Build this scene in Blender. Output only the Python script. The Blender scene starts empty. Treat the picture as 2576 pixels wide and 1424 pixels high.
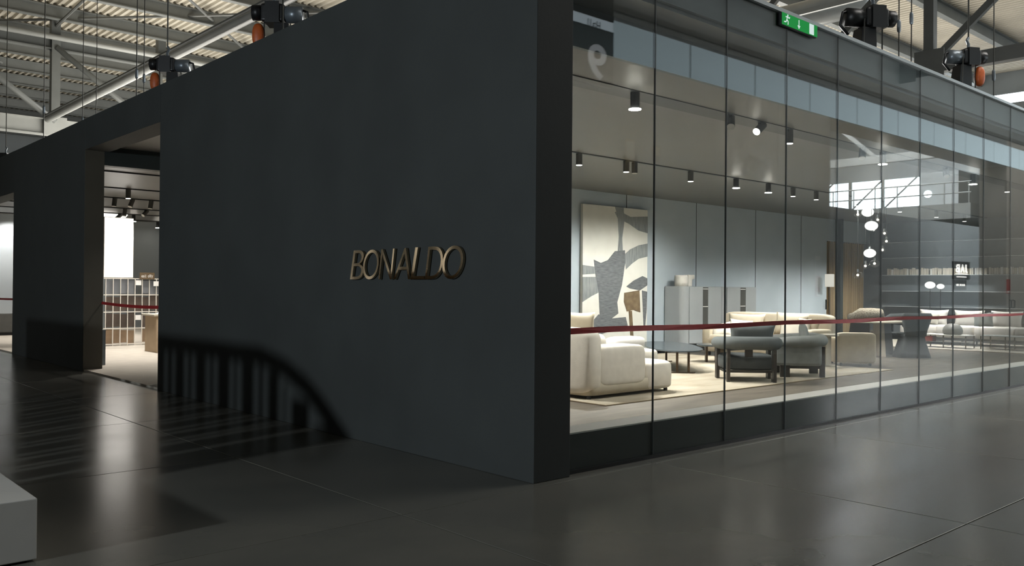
import bpy, bmesh, math, random
from mathutils import Vector, Matrix
random.seed(7)
R = math.radians
SC = bpy.context.scene
COL = SC.collection

# ------------------------------------------------------------------ camera, world, big lights, exposure
def make_camera():
    cam = bpy.data.cameras.new('camera')
    cam.sensor_fit = 'HORIZONTAL'; cam.sensor_width = 36.0
    cam.lens = 36.0 * 2192.85 / 2576.0
    cam.clip_end = 400
    o = bpy.data.objects.new('camera', cam); COL.objects.link(o)
    o.location = (-4.6218, -4.8591, 1.5)
    th, pitch, roll = R(42.0499), R(0.3697), R(0.4678)
    F = Vector((math.sin(th), math.cos(th), 0)); Rt = Vector((math.cos(th), -math.sin(th), 0)); U = Vector((0, 0, 1))
    f = F * math.cos(pitch) + U * math.sin(pitch); u = U * math.cos(pitch) - F * math.sin(pitch)
    r2 = Rt * math.cos(roll) + u * math.sin(roll)
    u2 = u * math.cos(roll) - Rt * math.sin(roll)
    M = Matrix((r2, u2, -f)).transposed().to_4x4(); M.translation = o.location
    o.matrix_world = M
    SC.camera = o
make_camera()

SC.view_settings.view_transform = 'Standard'
SC.view_settings.look = 'None'
SC.view_settings.gamma = 1.0
SC.view_settings.use_curve_mapping = False
SC.view_settings.exposure = 0.0

world = bpy.data.worlds.new('world'); SC.world = world
world.use_nodes = True
bg = world.node_tree.nodes['Background']
bg.inputs[0].default_value = (0.80, 0.93, 1.0, 1); bg.inputs[1].default_value = 0.13

def light(name, kind, loc, energy, color=(1, 1, 1), target=None, direction=None, **kw):
    l = bpy.data.lights.new(name, kind); l.energy = energy; l.color = color
    for k, v in kw.items(): setattr(l, k, v)
    o = bpy.data.objects.new(name, l); COL.objects.link(o); o.location = loc
    d = Vector(direction) if direction else (Vector(target) - Vector(loc)) if target else Vector((0, 0, -1))
    o.rotation_euler = d.to_track_quat('-Z', 'Y').to_euler()
    return o
# daylight of the hall's end windows (right), the low aisle floodlight (left) and added fill lights
light('hall_end_window_light', 'AREA', (44.5, 32, 8.0), 17000, (1.0, 0.98, 0.94), direction=(-1, -0.35, 0.25), shape='RECTANGLE', size=30, size_y=4)
light('far_stands_glow', 'AREA', (10, 33, 4.6), 3000, (1.0, 0.95, 0.86), direction=(-0.35, 0.1, 1), shape='RECTANGLE', size=22, size_y=8)  # added uplight that brightens the left part of the roof; no real source
light('gate_hall_window_light', 'AREA', (45.5, -34, 7.3), 4500, (0.86, 0.95, 1.0), direction=(-1, 0.75, -0.05), shape='RECTANGLE', size=18, size_y=4)
light('aisle_high_bay_light', 'AREA', (20, -2.6, 11.4), 1600, (1.0, 0.97, 0.92), direction=(0, 0, -1), shape='RECTANGLE', size=30, size_y=2.5)  # added area light that lifts the aisle floor and opposite wall
light('right_stands_glow', 'AREA', (30, 16, 4.6), 2300, (1.0, 0.95, 0.87), direction=(-0.15, -0.35, 1), shape='RECTANGLE', size=12, size_y=14)  # another added uplight, for the roof on the right
light('gate_hall_high_bay_light', 'AREA', (33, -17, 11.4), 23000, (0.95, 0.98, 1.0), direction=(0, 0, -1), shape='RECTANGLE', size=14, size_y=10)  # added area light so the gate hall shows in the reflections
light('aisle_flood_light', 'SPOT', (-14.0, -0.5, 3.6), 3050, (0.86, 0.94, 1.0), target=(0, 4.5, 1.8), spot_size=R(75), spot_blend=0.4, shadow_soft_size=0.16)

# ------------------------------------------------------------------ materials
def lin(c):
    c = c / 255.0
    return c / 12.92 if c <= 0.04045 else ((c + 0.055) / 1.055) ** 2.4
def rgb(r, g, b): return (lin(r), lin(g), lin(b), 1)
MATS = {}
def mat(name, col, rough=0.6, metal=0.0, var=0.0, scale=6.0, bump=0.0, bscale=60.0, stretch=(1, 1, 1), spec=0.5, col2=None, coat=0.0, rvar=0.0):
    m = bpy.data.materials.new(name); m.use_nodes = True; MATS[name] = m
    nt = m.node_tree; N = nt.nodes; L = nt.links; p = N['Principled BSDF']
    p.inputs['Base Color'].default_value = col; p.inputs['Roughness'].default_value = rough
    p.inputs['Metallic'].default_value = metal; p.inputs['Specular IOR Level'].default_value = spec
    p.inputs['Coat Weight'].default_value = coat
    tc = N.new('ShaderNodeTexCoord'); mp = N.new('ShaderNodeMapping'); mp.inputs['Scale'].default_value = stretch
    L.new(tc.outputs['Object'], mp.inputs['Vector'])
    if var > 0 or col2:
        n = N.new('ShaderNodeTexNoise'); n.inputs['Scale'].default_value = scale; n.inputs['Detail'].default_value = 6
        L.new(mp.outputs[0], n.inputs['Vector'])
        rp = N.new('ShaderNodeValToRGB'); rp.color_ramp.elements[0].position = 0.32; rp.color_ramp.elements[1].position = 0.68
        c2 = col2 or tuple(min(1, x * (1 + var)) for x in col[:3]) + (1,)
        c1 = col if col2 else tuple(x * (1 - var) for x in col[:3]) + (1,)
        rp.color_ramp.elements[0].color = c1; rp.color_ramp.elements[1].color = c2
        L.new(n.outputs['Fac'], rp.inputs[0]); L.new(rp.outputs[0], p.inputs['Base Color'])
        if rvar > 0:
            mr = N.new('ShaderNodeMapRange'); mr.inputs['To Min'].default_value = rough - rvar; mr.inputs['To Max'].default_value = rough + rvar
            L.new(n.outputs['Fac'], mr.inputs['Value']); L.new(mr.outputs[0], p.inputs['Roughness'])
    if bump > 0:
        n2 = N.new('ShaderNodeTexNoise'); n2.inputs['Scale'].default_value = bscale; n2.inputs['Detail'].default_value = 4
        L.new(mp.outputs[0], n2.inputs['Vector'])
        b = N.new('ShaderNodeBump'); b.inputs['Strength'].default_value = bump; b.inputs['Distance'].default_value = 0.02
        L.new(n2.outputs['Fac'], b.inputs['Height']); L.new(b.outputs[0], p.inputs['Normal'])
    return m
def emat(name, col, strength):
    m = bpy.data.materials.new(name); m.use_nodes = True; MATS[name] = m
    nt = m.node_tree; nt.nodes.clear()
    e = nt.nodes.new('ShaderNodeEmission'); o = nt.nodes.new('ShaderNodeOutputMaterial')
    e.inputs[0].default_value = col; e.inputs[1].default_value = strength
    nt.links.new(e.outputs[0], o.inputs[0]); return m
def glassmat(name, tint=(0.94, 0.97, 0.97, 1), base=0.04, gain=0.96):
    """clear pane: straight-through transmission plus a mirror reflection that rises at grazing angles"""
    m = bpy.data.materials.new(name); m.use_nodes = True; MATS[name] = m
    nt = m.node_tree; N = nt.nodes; L = nt.links; N.clear()
    out = N.new('ShaderNodeOutputMaterial'); mix = N.new('ShaderNodeMixShader')
    tr = N.new('ShaderNodeBsdfTransparent'); tr.inputs[0].default_value = tint
    gl = N.new('ShaderNodeBsdfGlossy'); gl.inputs['Roughness'].default_value = 0.0
    lw = N.new('ShaderNodeLayerWeight'); lw.inputs['Blend'].default_value = 0.5
    pw = N.new('ShaderNodeMath'); pw.operation = 'POWER'; pw.inputs[1].default_value = 5
    mu = N.new('ShaderNodeMath'); mu.operation = 'MULTIPLY_ADD'; mu.inputs[1].default_value = gain; mu.inputs[2].default_value = base
    L.new(lw.outputs['Facing'], pw.inputs[0]); L.new(pw.outputs[0], mu.inputs[0])
    L.new(mu.outputs[0], mix.inputs[0]); L.new(tr.outputs[0], mix.inputs[1]); L.new(gl.outputs[0], mix.inputs[2])
    L.new(mix.outputs[0], out.inputs[0]); return m

M = MATS
mat('dark_plaster', rgb(52, 56, 55), 0.75, var=0.10, scale=1.2, bump=0.05, bscale=25)
mat('dark_return', rgb(74, 70, 60), 0.6, var=0.06, scale=2)
mat('black_board', rgb(42, 48, 46), 0.5, var=0.08, scale=3)
mat('fascia_grey', rgb(88, 94, 95), 0.45, var=0.05, scale=2)
mat('pale_bulkhead', rgb(92, 102, 106), 0.5, var=0.03, scale=2)
mat('concrete', rgb(92, 92, 86), 0.22, var=0.0, spec=1.0, scale=0.9, col2=rgb(108, 106, 98), rvar=0.05)
mat('seal_grey', rgb(66, 76, 76), 0.4)
mat('joint_dark', rgb(40, 40, 37), 0.8, var=0.1)
mat('interior_floor', rgb(92, 84, 75), 0.36, col2=rgb(120, 111, 99), scale=3.0, stretch=(0.5, 3, 1))
mat('carpet_light', rgb(190, 182, 168), 0.95, var=0.06, scale=4, bump=0.3, bscale=300)
mat('rug_beige', rgb(152, 140, 120), 0.95, col2=rgb(184, 173, 154), scale=1.6, bump=0.3, bscale=250, stretch=(0.6, 1.6, 1))
mat('rug_border', rgb(120, 104, 80), 0.95, var=0.1)
mat('white_board', rgb(222, 218, 210), 0.5, var=0.02)
mat('ceiling_cream', rgb(102, 101, 97), 0.42, var=0.03, scale=2)
mat('wall_grey', rgb(140, 146, 148), 0.55, var=0.05, scale=1.0, stretch=(1, 1, 0.3))
mat('wall_slate', rgb(184, 194, 200), 0.5, var=0.06, scale=1.0)
mat('panel_grey', rgb(136, 141, 142), 0.5, var=0.05, scale=1.5, stretch=(1, 1, 0.3))
mat('end_wall', rgb(104, 110, 114), 0.55, var=0.05)
mat('partition_grey', rgb(168, 176, 184), 0.6, var=0.04, scale=1.0)
mat('door_grey', rgb(176, 174, 168), 0.5, var=0.04)
mat('deck_metal', rgb(178, 172, 158), 0.55, var=0.08, scale=0.7)
mat('steel_paint', rgb(104, 107, 105), 0.5, var=0.08, scale=1.5)
mat('steel_dark', rgb(92, 94, 92), 0.55, var=0.1, scale=1.5)
mat('steel_light', rgb(168, 170, 167), 0.4, var=0.06, scale=1.5)
mat('duct_metal', rgb(190, 192, 190), 0.35, metal=0.6, var=0.06, scale=2)
mat('trim_metal', rgb(176, 182, 184), 0.35, metal=0.4, var=0.03)
mat('brass', rgb(188, 170, 140), 0.06, metal=1.0, var=0.05, scale=8)
mat('black_metal', rgb(24, 25, 26), 0.4, var=0.1, scale=10)
mat('hoist_grey', rgb(120, 128, 134), 0.35, metal=0.5, var=0.1, scale=10)
mat('hook_orange', rgb(190, 92, 40), 0.45, var=0.15, scale=20)
mat('cable_steel', rgb(70, 70, 66), 0.5, metal=0.5, var=0.1)
mat('cream_fabric', rgb(230, 221, 206), 0.9, var=0.05, scale=9, bump=0.25, bscale=160)
mat('ivory_fabric', rgb(228, 220, 205), 0.9, var=0.04, scale=9, bump=0.2, bscale=160)
mat('white_fabric', rgb(240, 234, 226), 0.9, var=0.03, scale=9, bump=0.2, bscale=160)
mat('sand_fabric', rgb(190, 178, 156), 0.9, var=0.05, scale=9, bump=0.25, bscale=160)
mat('beige_fabric', rgb(200, 188, 166), 0.9, var=0.05, scale=9, bump=0.25, bscale=160)
mat('grey_fabric', rgb(88, 92, 91), 0.92, var=0.08, scale=9, bump=0.25, bscale=160)
mat('pale_grey_fabric', rgb(146, 148, 144), 0.9, var=0.08, scale=9, bump=0.25, bscale=160)
mat('dark_grey_fabric', rgb(62, 66, 66), 0.92, var=0.08, scale=9, bump=0.2, bscale=140)
mat('boucle', rgb(206, 196, 176), 0.95, col2=rgb(150, 140, 122), scale=38, bump=0.9, bscale=45)
mat('dark_wood', rgb(52, 47, 42), 0.45, var=0.2, scale=12, stretch=(1, 1, 6))
mat('smoke_top', rgb(70, 76, 80), 0.18, var=0.08, scale=3)
mat('bronze', rgb(82, 68, 52), 0.35, metal=0.8, var=0.1)
mat('stone_beige', rgb(188, 180, 164), 0.4, var=0.07, scale=5)
mat('lacquer_grey', rgb(165, 168, 168), 0.3, var=0.03, scale=2)
mat('niche_dark', rgb(74, 74, 70), 0.6, var=0.08)
mat('ceramic', rgb(214, 210, 200), 0.5, var=0.08, scale=7, bump=0.2, bscale=20)
mat('stoneware', rgb(140, 138, 132), 0.45, var=0.08, scale=6)
mat('curtain', rgb(160, 138, 102), 0.9, col2=rgb(130, 110, 80), scale=5, stretch=(8, 8, 0.05))
mat('tape_red', rgb(168, 42, 44), 0.55, var=0.1, scale=12)
mat('canvas', rgb(228, 225, 214), 0.8, var=0.04, scale=4, bump=0.1, bscale=120)
mat('paint_grey', rgb(118, 123, 125), 0.7, col2=rgb(150, 153, 151), scale=6, stretch=(5, 1, 0.6))
mat('paint_slate', rgb(88, 92, 96), 0.7, col2=rgb(120, 122, 122), scale=7, stretch=(1, 1, 5))
mat('paint_brown', rgb(102, 84, 60), 0.7, col2=rgb(128, 110, 84), scale=8)
mat('swatch_dark', rgb(70, 60, 52), 0.9, var=0.25, scale=3)
mat('swatch_brown', rgb(118, 98, 76), 0.9, var=0.2, scale=3)
mat('swatch_grey', rgb(98, 100, 102), 0.9, var=0.15, scale=3)
mat('rack_white', rgb(214, 208, 196), 0.4, var=0.03)
mat('beige_board', rgb(176, 154, 126), 0.6, var=0.06, scale=5)
mat('sign_black', rgb(30, 34, 35), 0.35, var=0.06)
mat('sign_grey', rgb(150, 156, 158), 0.5, var=0.04)
mat('sign_beige', rgb(190, 170, 128), 0.55, var=0.05)
mat('sign_brown', rgb(92, 76, 54), 0.55, var=0.08)
mat('sign_red', rgb(176, 60, 48), 0.5, var=0.08)
mat('sign_white', rgb(228, 226, 220), 0.5, var=0.02)
mat('bench_white', rgb(206, 204, 198), 0.5, var=0.04, scale=3)
mat('book_pale', rgb(206, 198, 182), 0.7, var=0.12, scale=9)
mat('shelf_glass', rgb(190, 196, 196), 0.2, var=0.03)
mat('box_red', rgb(120, 44, 34), 0.6, var=0.1)
mat('timber', rgb(120, 96, 66), 0.6, var=0.15, scale=6, stretch=(1, 1, 5))
glassmat('pane_glass')
glassmat('bulb_glass', (0.97, 0.96, 0.94, 1), 0.08, 0.9)
emat('lamp_on', (1.0, 0.93, 0.82, 1), 40)
emat('lamp_soft', (1.0, 0.93, 0.82, 1), 6)
emat('filament', (1.0, 0.86, 0.66, 1), 22)
emat('opal_on', (1.0, 0.95, 0.88, 1), 1.5)
emat('shade_on', (1.0, 0.92, 0.80, 1), 0.8)
emat('lightbox', (1.0, 0.95, 0.87, 1), 2.6)
emat('exit_green', (0.02, 0.24, 0.055, 1), 1.0)
emat('exit_white', (0.62, 0.75, 0.72, 1), 1.0)
emat('window_sky', (0.86, 0.95, 1.0, 1), 13.0)
emat('strip_lit', (0.80, 0.92, 1.0, 1), 2.4)  # emission for the glare painted across the hall sign
emat('numeral_lit', (0.95, 0.97, 1.0, 1), 1.4)
emat('clerestory', (0.76, 0.93, 1.0, 1), 1.75)
emat('window_dim', (0.98, 0.97, 0.95, 1), 3.0)  # glow of the added slots mirrored in the brass letters
emat('sign_lit', (1.0, 0.97, 0.92, 1), 5.0)

# ------------------------------------------------------------------ mesh helpers
class MB:
    def __init__(s): s.v = []; s.f = []
    def add(s, vs, fs):
        b = len(s.v); s.v += [tuple(x) for x in vs]; s.f += [tuple(b + i for i in f) for f in fs]; return s
    def box(s, x0, y0, z0, x1, y1, z1):
        return s.add([(x0, y0, z0), (x1, y0, z0), (x1, y1, z0), (x0, y1, z0), (x0, y0, z1), (x1, y0, z1), (x1, y1, z1), (x0, y1, z1)],
                     [(3, 2, 1, 0), (4, 5, 6, 7), (0, 1, 5, 4), (1, 2, 6, 5), (2, 3, 7, 6), (3, 0, 4, 7)])
    def bar(s, a, b, w, h, up=(0, 0, 1)):
        """rectangular bar from a to b, w across, h along up"""
        a = Vector(a); b = Vector(b); d = (b - a).normalized(); u = Vector(up)
        if abs(d.dot(u)) > 0.98: u = Vector((0, 1, 0))
        sx = d.cross(u).normalized(); u = sx.cross(d).normalized()
        vs = [p + sx * i * w / 2 + u * j * h / 2 for p in (a, b) for i, j in ((-1, -1), (1, -1), (1, 1), (-1, 1))]
        return s.add(vs, [(0, 1, 2, 3), (7, 6, 5, 4), (0, 4, 5, 1), (1, 5, 6, 2), (2, 6, 7, 3), (3, 7, 4, 0)])
    def ibeam(s, a, b, w, h, t=0.03):
        a = Vector(a); b = Vector(b); U = Vector((0, 0, 1))
        s.bar(a + U * (h / 2 - t / 2), b + U * (h / 2 - t / 2), w, t); s.bar(a - U * (h / 2 - t / 2), b - U * (h / 2 - t / 2), w, t)
        return s.bar(a, b, t, h - 2 * t)
    def tube(s, pts, r, n=8, cap=True):
        pts = [Vector(p) for p in pts]; rr = r if isinstance(r, (list, tuple)) else [r] * len(pts)
        rings = []; ref = None
        for i, p in enumerate(pts):
            d = (pts[min(i + 1, len(pts) - 1)] - pts[max(i - 1, 0)]).normalized()
            if ref is None:
                ref = Vector((0, 0, 1)) if abs(d.z) < 0.9 else Vector((1, 0, 0))
            x = (ref - d * ref.dot(d)).normalized(); ref = x; y = d.cross(x)
            rings.append([p + (x * math.cos(2 * math.pi * k / n) + y * math.sin(2 * math.pi * k / n)) * rr[i] for k in range(n)])
        vs = [v for r_ in rings for v in r_]; fs = []
        for i in range(len(pts) - 1):
            for k in range(n): fs.append((i * n + k, i * n + (k + 1) % n, (i + 1) * n + (k + 1) % n, (i + 1) * n + k))
        if cap: fs += [tuple(range(n - 1, -1, -1)), tuple((len(pts) - 1) * n + k for k in range(n))]
        return s.add(vs, fs)
    def lathe(s, prof, n=20, c=(0, 0, 0)):
        vs = []; fs = []; m = len(prof)
        for r, z in prof:
            for k in range(n):
                a = 2 * math.pi * k / n; vs.append((c[0] + r * math.cos(a), c[1] + r * math.sin(a), c[2] + z))
        for i in range(m - 1):
            for k in range(n): fs.append((i * n + k, i * n + (k + 1) % n, (i + 1) * n + (k + 1) % n, (i + 1) * n + k))
        fs += [tuple(range(n - 1, -1, -1)), tuple((m - 1) * n + k for k in range(n))]
        return s.add(vs, fs)
    def soft(s, c, size, e=0.35, nu=20, nv=12, rot=None):
        """rounded, slightly puffed block (superellipsoid)"""
        def sg(x, p): return math.copysign(abs(x) ** p, x)
        vs = []; fs = []; c = Vector(c)
        for j in range(nv + 1):
            ph = -math.pi / 2 + math.pi * j / nv
            for i in range(nu):
                t = 2 * math.pi * i / nu
                q = Vector((sg(math.cos(ph), e) * sg(math.cos(t), e) * size[0] / 2, sg(math.cos(ph), e) * sg(math.sin(t), e) * size[1] / 2, sg(math.sin(ph), e) * size[2] / 2))
                if rot is not None: q = rot @ q
                vs.append(c + q)
        for j in range(nv):
            for i in range(nu): fs.append((j * nu + i, j * nu + (i + 1) % nu, (j + 1) * nu + (i + 1) % nu, (j + 1) * nu + i))
        return s.add(vs, fs)
    def pillow(s, c, w, h, t, rot=None, n=12):
        """square cushion standing in local XZ, soft middle and pulled-out corners"""
        c = Vector(c); vs = []; fs = []
        for side in (1, -1):
            for j in range(n + 1):
                for i in range(n + 1):
                    u = -1 + 2 * i / n; v = -1 + 2 * j / n
                    pin = 1 - 0.10 * (1 - u * u) * v * v - 0.0
                    pin2 = 1 - 0.10 * (1 - v * v) * u * u
                    th = (max(0, 1 - u ** 4) * max(0, 1 - v ** 4)) ** 0.6
                    q = Vector((u * w / 2 * pin2, side * th * t / 2, v * h / 2 * pin))
                    if rot is not None: q = rot @ q
                    vs.append(c + q)
        m = n + 1
        for sd in (0, 1):
            o = sd * m * m
            for j in range(n):
                for i in range(n):
                    f = (o + j * m + i, o + j * m + i + 1, o + (j + 1) * m + i + 1, o + (j + 1) * m + i)
                    fs.append(f if sd else f[::-1])
        return s.add(vs, fs)
    def prism(s, poly, a, b, axis='y'):
        """2-D outline extruded between a and b along axis (outline in the other two axes)"""
        def P(u, w, d): return (u, d, w) if axis == 'y' else (d, u, w) if axis == 'x' else (u, w, d)
        n = len(poly); vs = [P(u, w, a) for u, w in poly] + [P(u, w, b) for u, w in poly]
        fs = [tuple(range(n)), tuple(range(2 * n - 1, n - 1, -1))] + [(i, n + i, n + (i + 1) % n, (i + 1) % n) for i in range(n)]
        return s.add(vs, fs)
    def loft(s, rings):
        n = len(rings[0]); vs = [v for r_ in rings for v in r_]; fs = []
        for i in range(len(rings) - 1):
            for k in range(n): fs.append((i * n + k, i * n + (k + 1) % n, (i + 1) * n + (k + 1) % n, (i + 1) * n + k))
        fs += [tuple(range(n - 1, -1, -1)), tuple((len(rings) - 1) * n + k for k in range(n))]
        return s.add(vs, fs)
    def mesh(s, name):
        me = bpy.data.meshes.new(name); me.from_pydata(s.v, [], s.f)
        bm = bmesh.new(); bm.from_mesh(me); bmesh.ops.remove_doubles(bm, verts=bm.verts, dist=1e-5)
        bmesh.ops.recalc_face_normals(bm, faces=bm.faces); bm.to_mesh(me); bm.free()
        return me
    def build(s, name, m, parent=None, smooth=False, loc=None, bevel=0.0):
        me = s.mesh(name); me.materials.append(M[m] if isinstance(m, str) else m)
        if smooth: me.polygons.foreach_set('use_smooth', [True] * len(me.polygons))
        o = bpy.data.objects.new(name, me); COL.objects.link(o)
        if parent: o.parent = parent
        if loc: o.location = loc
        if bevel:
            b = o.modifiers.new('bevel', 'BEVEL'); b.width = bevel; b.segments = 2; b.limit_method = 'ANGLE'
        return o
def box(*a): return MB().box(*a)
def tag(o, label=None, cat=None, group=None, kind=None):
    if label: o['label'] = label
    if cat: o['category'] = cat
    if group: o['group'] = group
    if kind: o['kind'] = kind
    return o
def thing(name, label, cat, loc=(0, 0, 0), rz=0.0, group=None):
    o = bpy.data.objects.new(name, None); COL.objects.link(o); o.empty_display_size = 0.1
    o.location = loc; o.rotation_euler = (0, 0, rz)
    return tag(o, label, cat, group)
def struct(name, mb, m, parent=None, **k):
    o = mb.build(name, m, parent, **k)
    if parent is None: o['kind'] = 'structure'
    return o
def sgroup(name, loc=(0, 0, 0)):
    o = bpy.data.objects.new(name, None); COL.objects.link(o); o.location = loc; o['kind'] = 'structure'; o.empty_display_size = 0.1
    return o
def copy_tree(o, loc=None, rz=None, label=None, parent=None):
    c = o.copy(); COL.objects.link(c); c.parent = parent
    for ch in list(o.children): copy_tree(ch, parent=c)
    if loc is not None: c.location = loc
    if rz is not None: c.rotation_euler = (0, 0, rz)
    if label: c['label'] = label
    return c
def link_copy(o, loc, parent):
    c = o.copy(); COL.objects.link(c); c.parent = parent; c.location = loc; return c
def text_mesh(body, size=1.0, extrude=0.01, shear=0.0, offset=0.0, bold=False):
    cu = bpy.data.curves.new('lettering', 'FONT'); cu.body = body; cu.size = size; cu.extrude = extrude; cu.shear = shear; cu.offset = offset
    cu.align_x = 'CENTER'; cu.align_y = 'CENTER'; cu.resolution_u = 6
    o = bpy.data.objects.new('lettering', cu); COL.objects.link(o)
    dg = bpy.context.evaluated_depsgraph_get(); dg.update()
    me = bpy.data.meshes.new_from_object(o.evaluated_get(dg)); bpy.data.objects.remove(o); bpy.data.curves.remove(cu)
    return me
def text_part(name, body, m, parent, loc, rot, size=1.0, extrude=0.01, shear=0.0, offset=0.0, fit=None):
    me = text_mesh(body, size, extrude, shear, offset); me.name = name; me.materials.clear(); me.materials.append(M[m])
    xs = [v.co.x for v in me.vertices]; ys = [v.co.y for v in me.vertices]
    cx, cy = (min(xs) + max(xs)) / 2, (min(ys) + max(ys)) / 2
    sx = fit[0] / (max(xs) - min(xs)) if fit and fit[0] else 1; sy = fit[1] / (max(ys) - min(ys)) if fit and fit[1] else 1
    for v in me.vertices: v.co.x = (v.co.x - cx) * sx; v.co.y = (v.co.y - cy) * sy
    o = bpy.data.objects.new(name, me); COL.objects.link(o); o.parent = parent; o.location = loc; o.rotation_euler = rot
    return o
def text_row(word, m, parent, loc, width, height, facing, extrude=0.001, offset=0.0):
    sgn = -1 if facing is FACE_POS_Y else 1
    ws = [0.5 if c in 'il' else 0.6 if c in 'tJ' else 1.0 for c in word]; tot = sum(ws) + 0.18 * (len(word) - 1); u = width / tot; x = -width / 2
    for c, w in zip(word, ws):
        h = height * (0.72 if c in 'aexo' else 1.0); dz = -(height - h) / 2 - (height * 0.25 if c == 'y' else 0)
        if c != ' ': text_part('letter', c, m, parent, (loc[0] + sgn * (x + w * u / 2), loc[1], loc[2] + dz), facing, 1.0, extrude, 0.0, offset, fit=(w * u * (0.35 if c in 'il' else 1), h))
        x += (w + 0.18) * u
FACE_NEG_X = (R(90), 0, R(-90))     # lettering read from the -X side
FACE_NEG_Y = (R(90), 0, 0)          # lettering read from the -Y side
FACE_POS_Y = (R(90), 0, R(180))     # lettering read from the +Y side

# ------------------------------------------------------------------ hall floor: concrete slabs with saw-cut joints
floor = struct('floor', box(-60, -45, -0.30, 70, 80, -0.03), 'joint_dark')
SX, SY = 2.66, 2.545
slab0 = None
for ix in range(-5, 15):
    for iy in range(-3, 9):
        x0 = -1.29 + ix * SX; y0 = -2.64 + iy * SY
        if x0 > 0.5 and y0 > 0.2 and y0 < 20 and x0 < 20: continue
        if slab0 is None:
            slab0 = box(0.004, 0.004, -0.04, SX - 0.004, SY - 0.004, 0.0).build('slab', 'concrete', floor, bevel=0.003); slab0.location = (x0, y0, 0)
        else: link_copy(slab0, (x0, y0, 0), floor)
rest = MB()
X0, X1 = -1.29 - 5 * SX, -1.29 + 15 * SX; Y0, Y1 = -2.64 - 3 * SY, -2.64 + 9 * SY
rest.box(-60, -45, -0.04, X0, 80, 0); rest.box(X1, -45, -0.04, 70, 80, 0); rest.box(X0, Y1, -0.04, X1, 80, 0); rest.box(X0, -45, -0.04, X1, Y0, 0)
tag(rest.build('slab_field', 'concrete', floor), kind='stuff')

# ------------------------------------------------------------------ the stand: shell
struct('wall_left', box(0, 0, 0, 0.40, 7.857, 4.40), 'dark_plaster', bevel=0.006)
w2 = struct('wall_left.001', box(0, 11.40, 0, 0.32, 16.43, 4.40), 'dark_plaster', bevel=0.006)
box(0.004, 11.385, 0, 0.32, 11.399, 4.40).build('end_board', 'dark_return', w2)
struct('trim_1', box(0, 7.857, 3.86, 0.40, 11.385, 4.40), 'dark_plaster')
struct('trim_2', box(0, 16.43, 3.50, 0.40, 26.2, 4.40), 'dark_plaster')
struct('trim_3', box(0.32, 11.385, 3.62, 9.0, 11.60, 4.02), 'black_board')
soff = struct('ceiling_1', box(0.40, 7.90, 3.95, 9.0, 11.385, 4.02), 'ceiling_cream')
box(0.55, 8.6, 3.935, 1.9, 8.72, 3.95).build('linear_vent', 'black_metal', soff)
fc = struct('ceiling_2', box(0.40, 0.67, 3.70, 23.0, 8.40, 3.80), 'ceiling_cream')
box(0.41, 1.36, 3.69, 22.9, 1.68, 3.70).build('track', 'black_metal', fc)
box(0.41, 4.82, 3.685, 22.9, 4.88, 3.70).build('track', 'black_metal', fc)
bc = struct('ceiling_3', box(0.42, 11.60, 3.70, 16.0, 26.1, 3.80), 'ceiling_cream')
for y in (12.75, 15.66, 17.95, 20.9, 22.9, 25.3): box(0.45, y - 0.035, 3.675, 16, y + 0.035, 3.70).build('track', 'black_metal', bc)
wb = struct('wall_back', box(0.40, 8.40, 0, 20.2, 8.55, 3.70), 'wall_slate')
for x in (3.0, 5.6, 8.2, 10.9, 13.6, 16.3, 18.7): box(x - 0.006, 8.392, 0.03, x + 0.006, 8.402, 3.70).build('joint', 'joint_dark', wb)
box(20.02, 8.30, 0.95, 20.05, 8.34, 1.25).build('handle', 'black_metal', wb)
wr = struct('wall_right', box(23.0, 0.1, 0, 23.15, 8.6, 3.72), 'end_wall')
struct('wall_back.001', box(20.2, 8.40, 3.05, 23.0, 8.55, 3.72), 'wall_slate')
struct('wall_back.002', box(0.0, 26.0, 0, 16.0, 26.2, 3.72), 'wall_grey')
struct('wall_right.001', box(16.0, 8.55, 0, 16.1, 26.2, 4.0), 'wall_grey')
struct('floor_1', box(0.41, 0.35, 0, 23.0, 8.40, 0.03), 'interior_floor')
struct('floor_2', box(0.02, 7.87, 0, 16.0, 11.385, 0.03), 'carpet_light')
struct('floor_3', box(0.33, 11.385, 0, 16.0, 16.43, 0.028), 'carpet_light')
struct('floor_4', box(0.02, 16.44, 0, 16.0, 26.0, 0.03), 'carpet_light')
struct('wall_front', box(0.41, 0.092, 0, 23.0, 0.35, 0.315), 'black_board')
struct('trim_4', box(0.41, 0.092, 0.315, 23.0, 0.36, 0.327), 'white_board')
struct('trim_5', box(0.40, 0.055, 0, 23.0, 0.098, 0.028), 'black_metal')
struct('trim_6', box(0.41, 0.100, 4.12, 23.0, 0.14, 4.43), 'fascia_grey')
struct('trim_7', box(0.40, 0.040, 4.43, 23.0, 0.16, 4.47), 'trim_metal')
struct('ceiling_4', box(0.41, 0.14, 4.08, 23.0, 0.62, 4.12), 'fascia_grey')
struct('trim_8', box(0.41, 0.62, 3.70, 23.0, 0.67, 4.08), 'pale_bulkhead')
P0, PW = 0.43, 1.1065
for i in range(20):
    x0 = P0 + i * PW; x1 = x0 + PW
    w = box(x0 + 0.004, 0.073, 0.03, x1 - 0.004, 0.087, 4.43).build('window_%d' % (i + 1), 'pane_glass'); tag(w, kind='structure')
    box(x1 - 0.004, 0.072, 0.03, x1 + 0.004, 0.0885, 4.43).build('seal', 'seal_grey', w)

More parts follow.
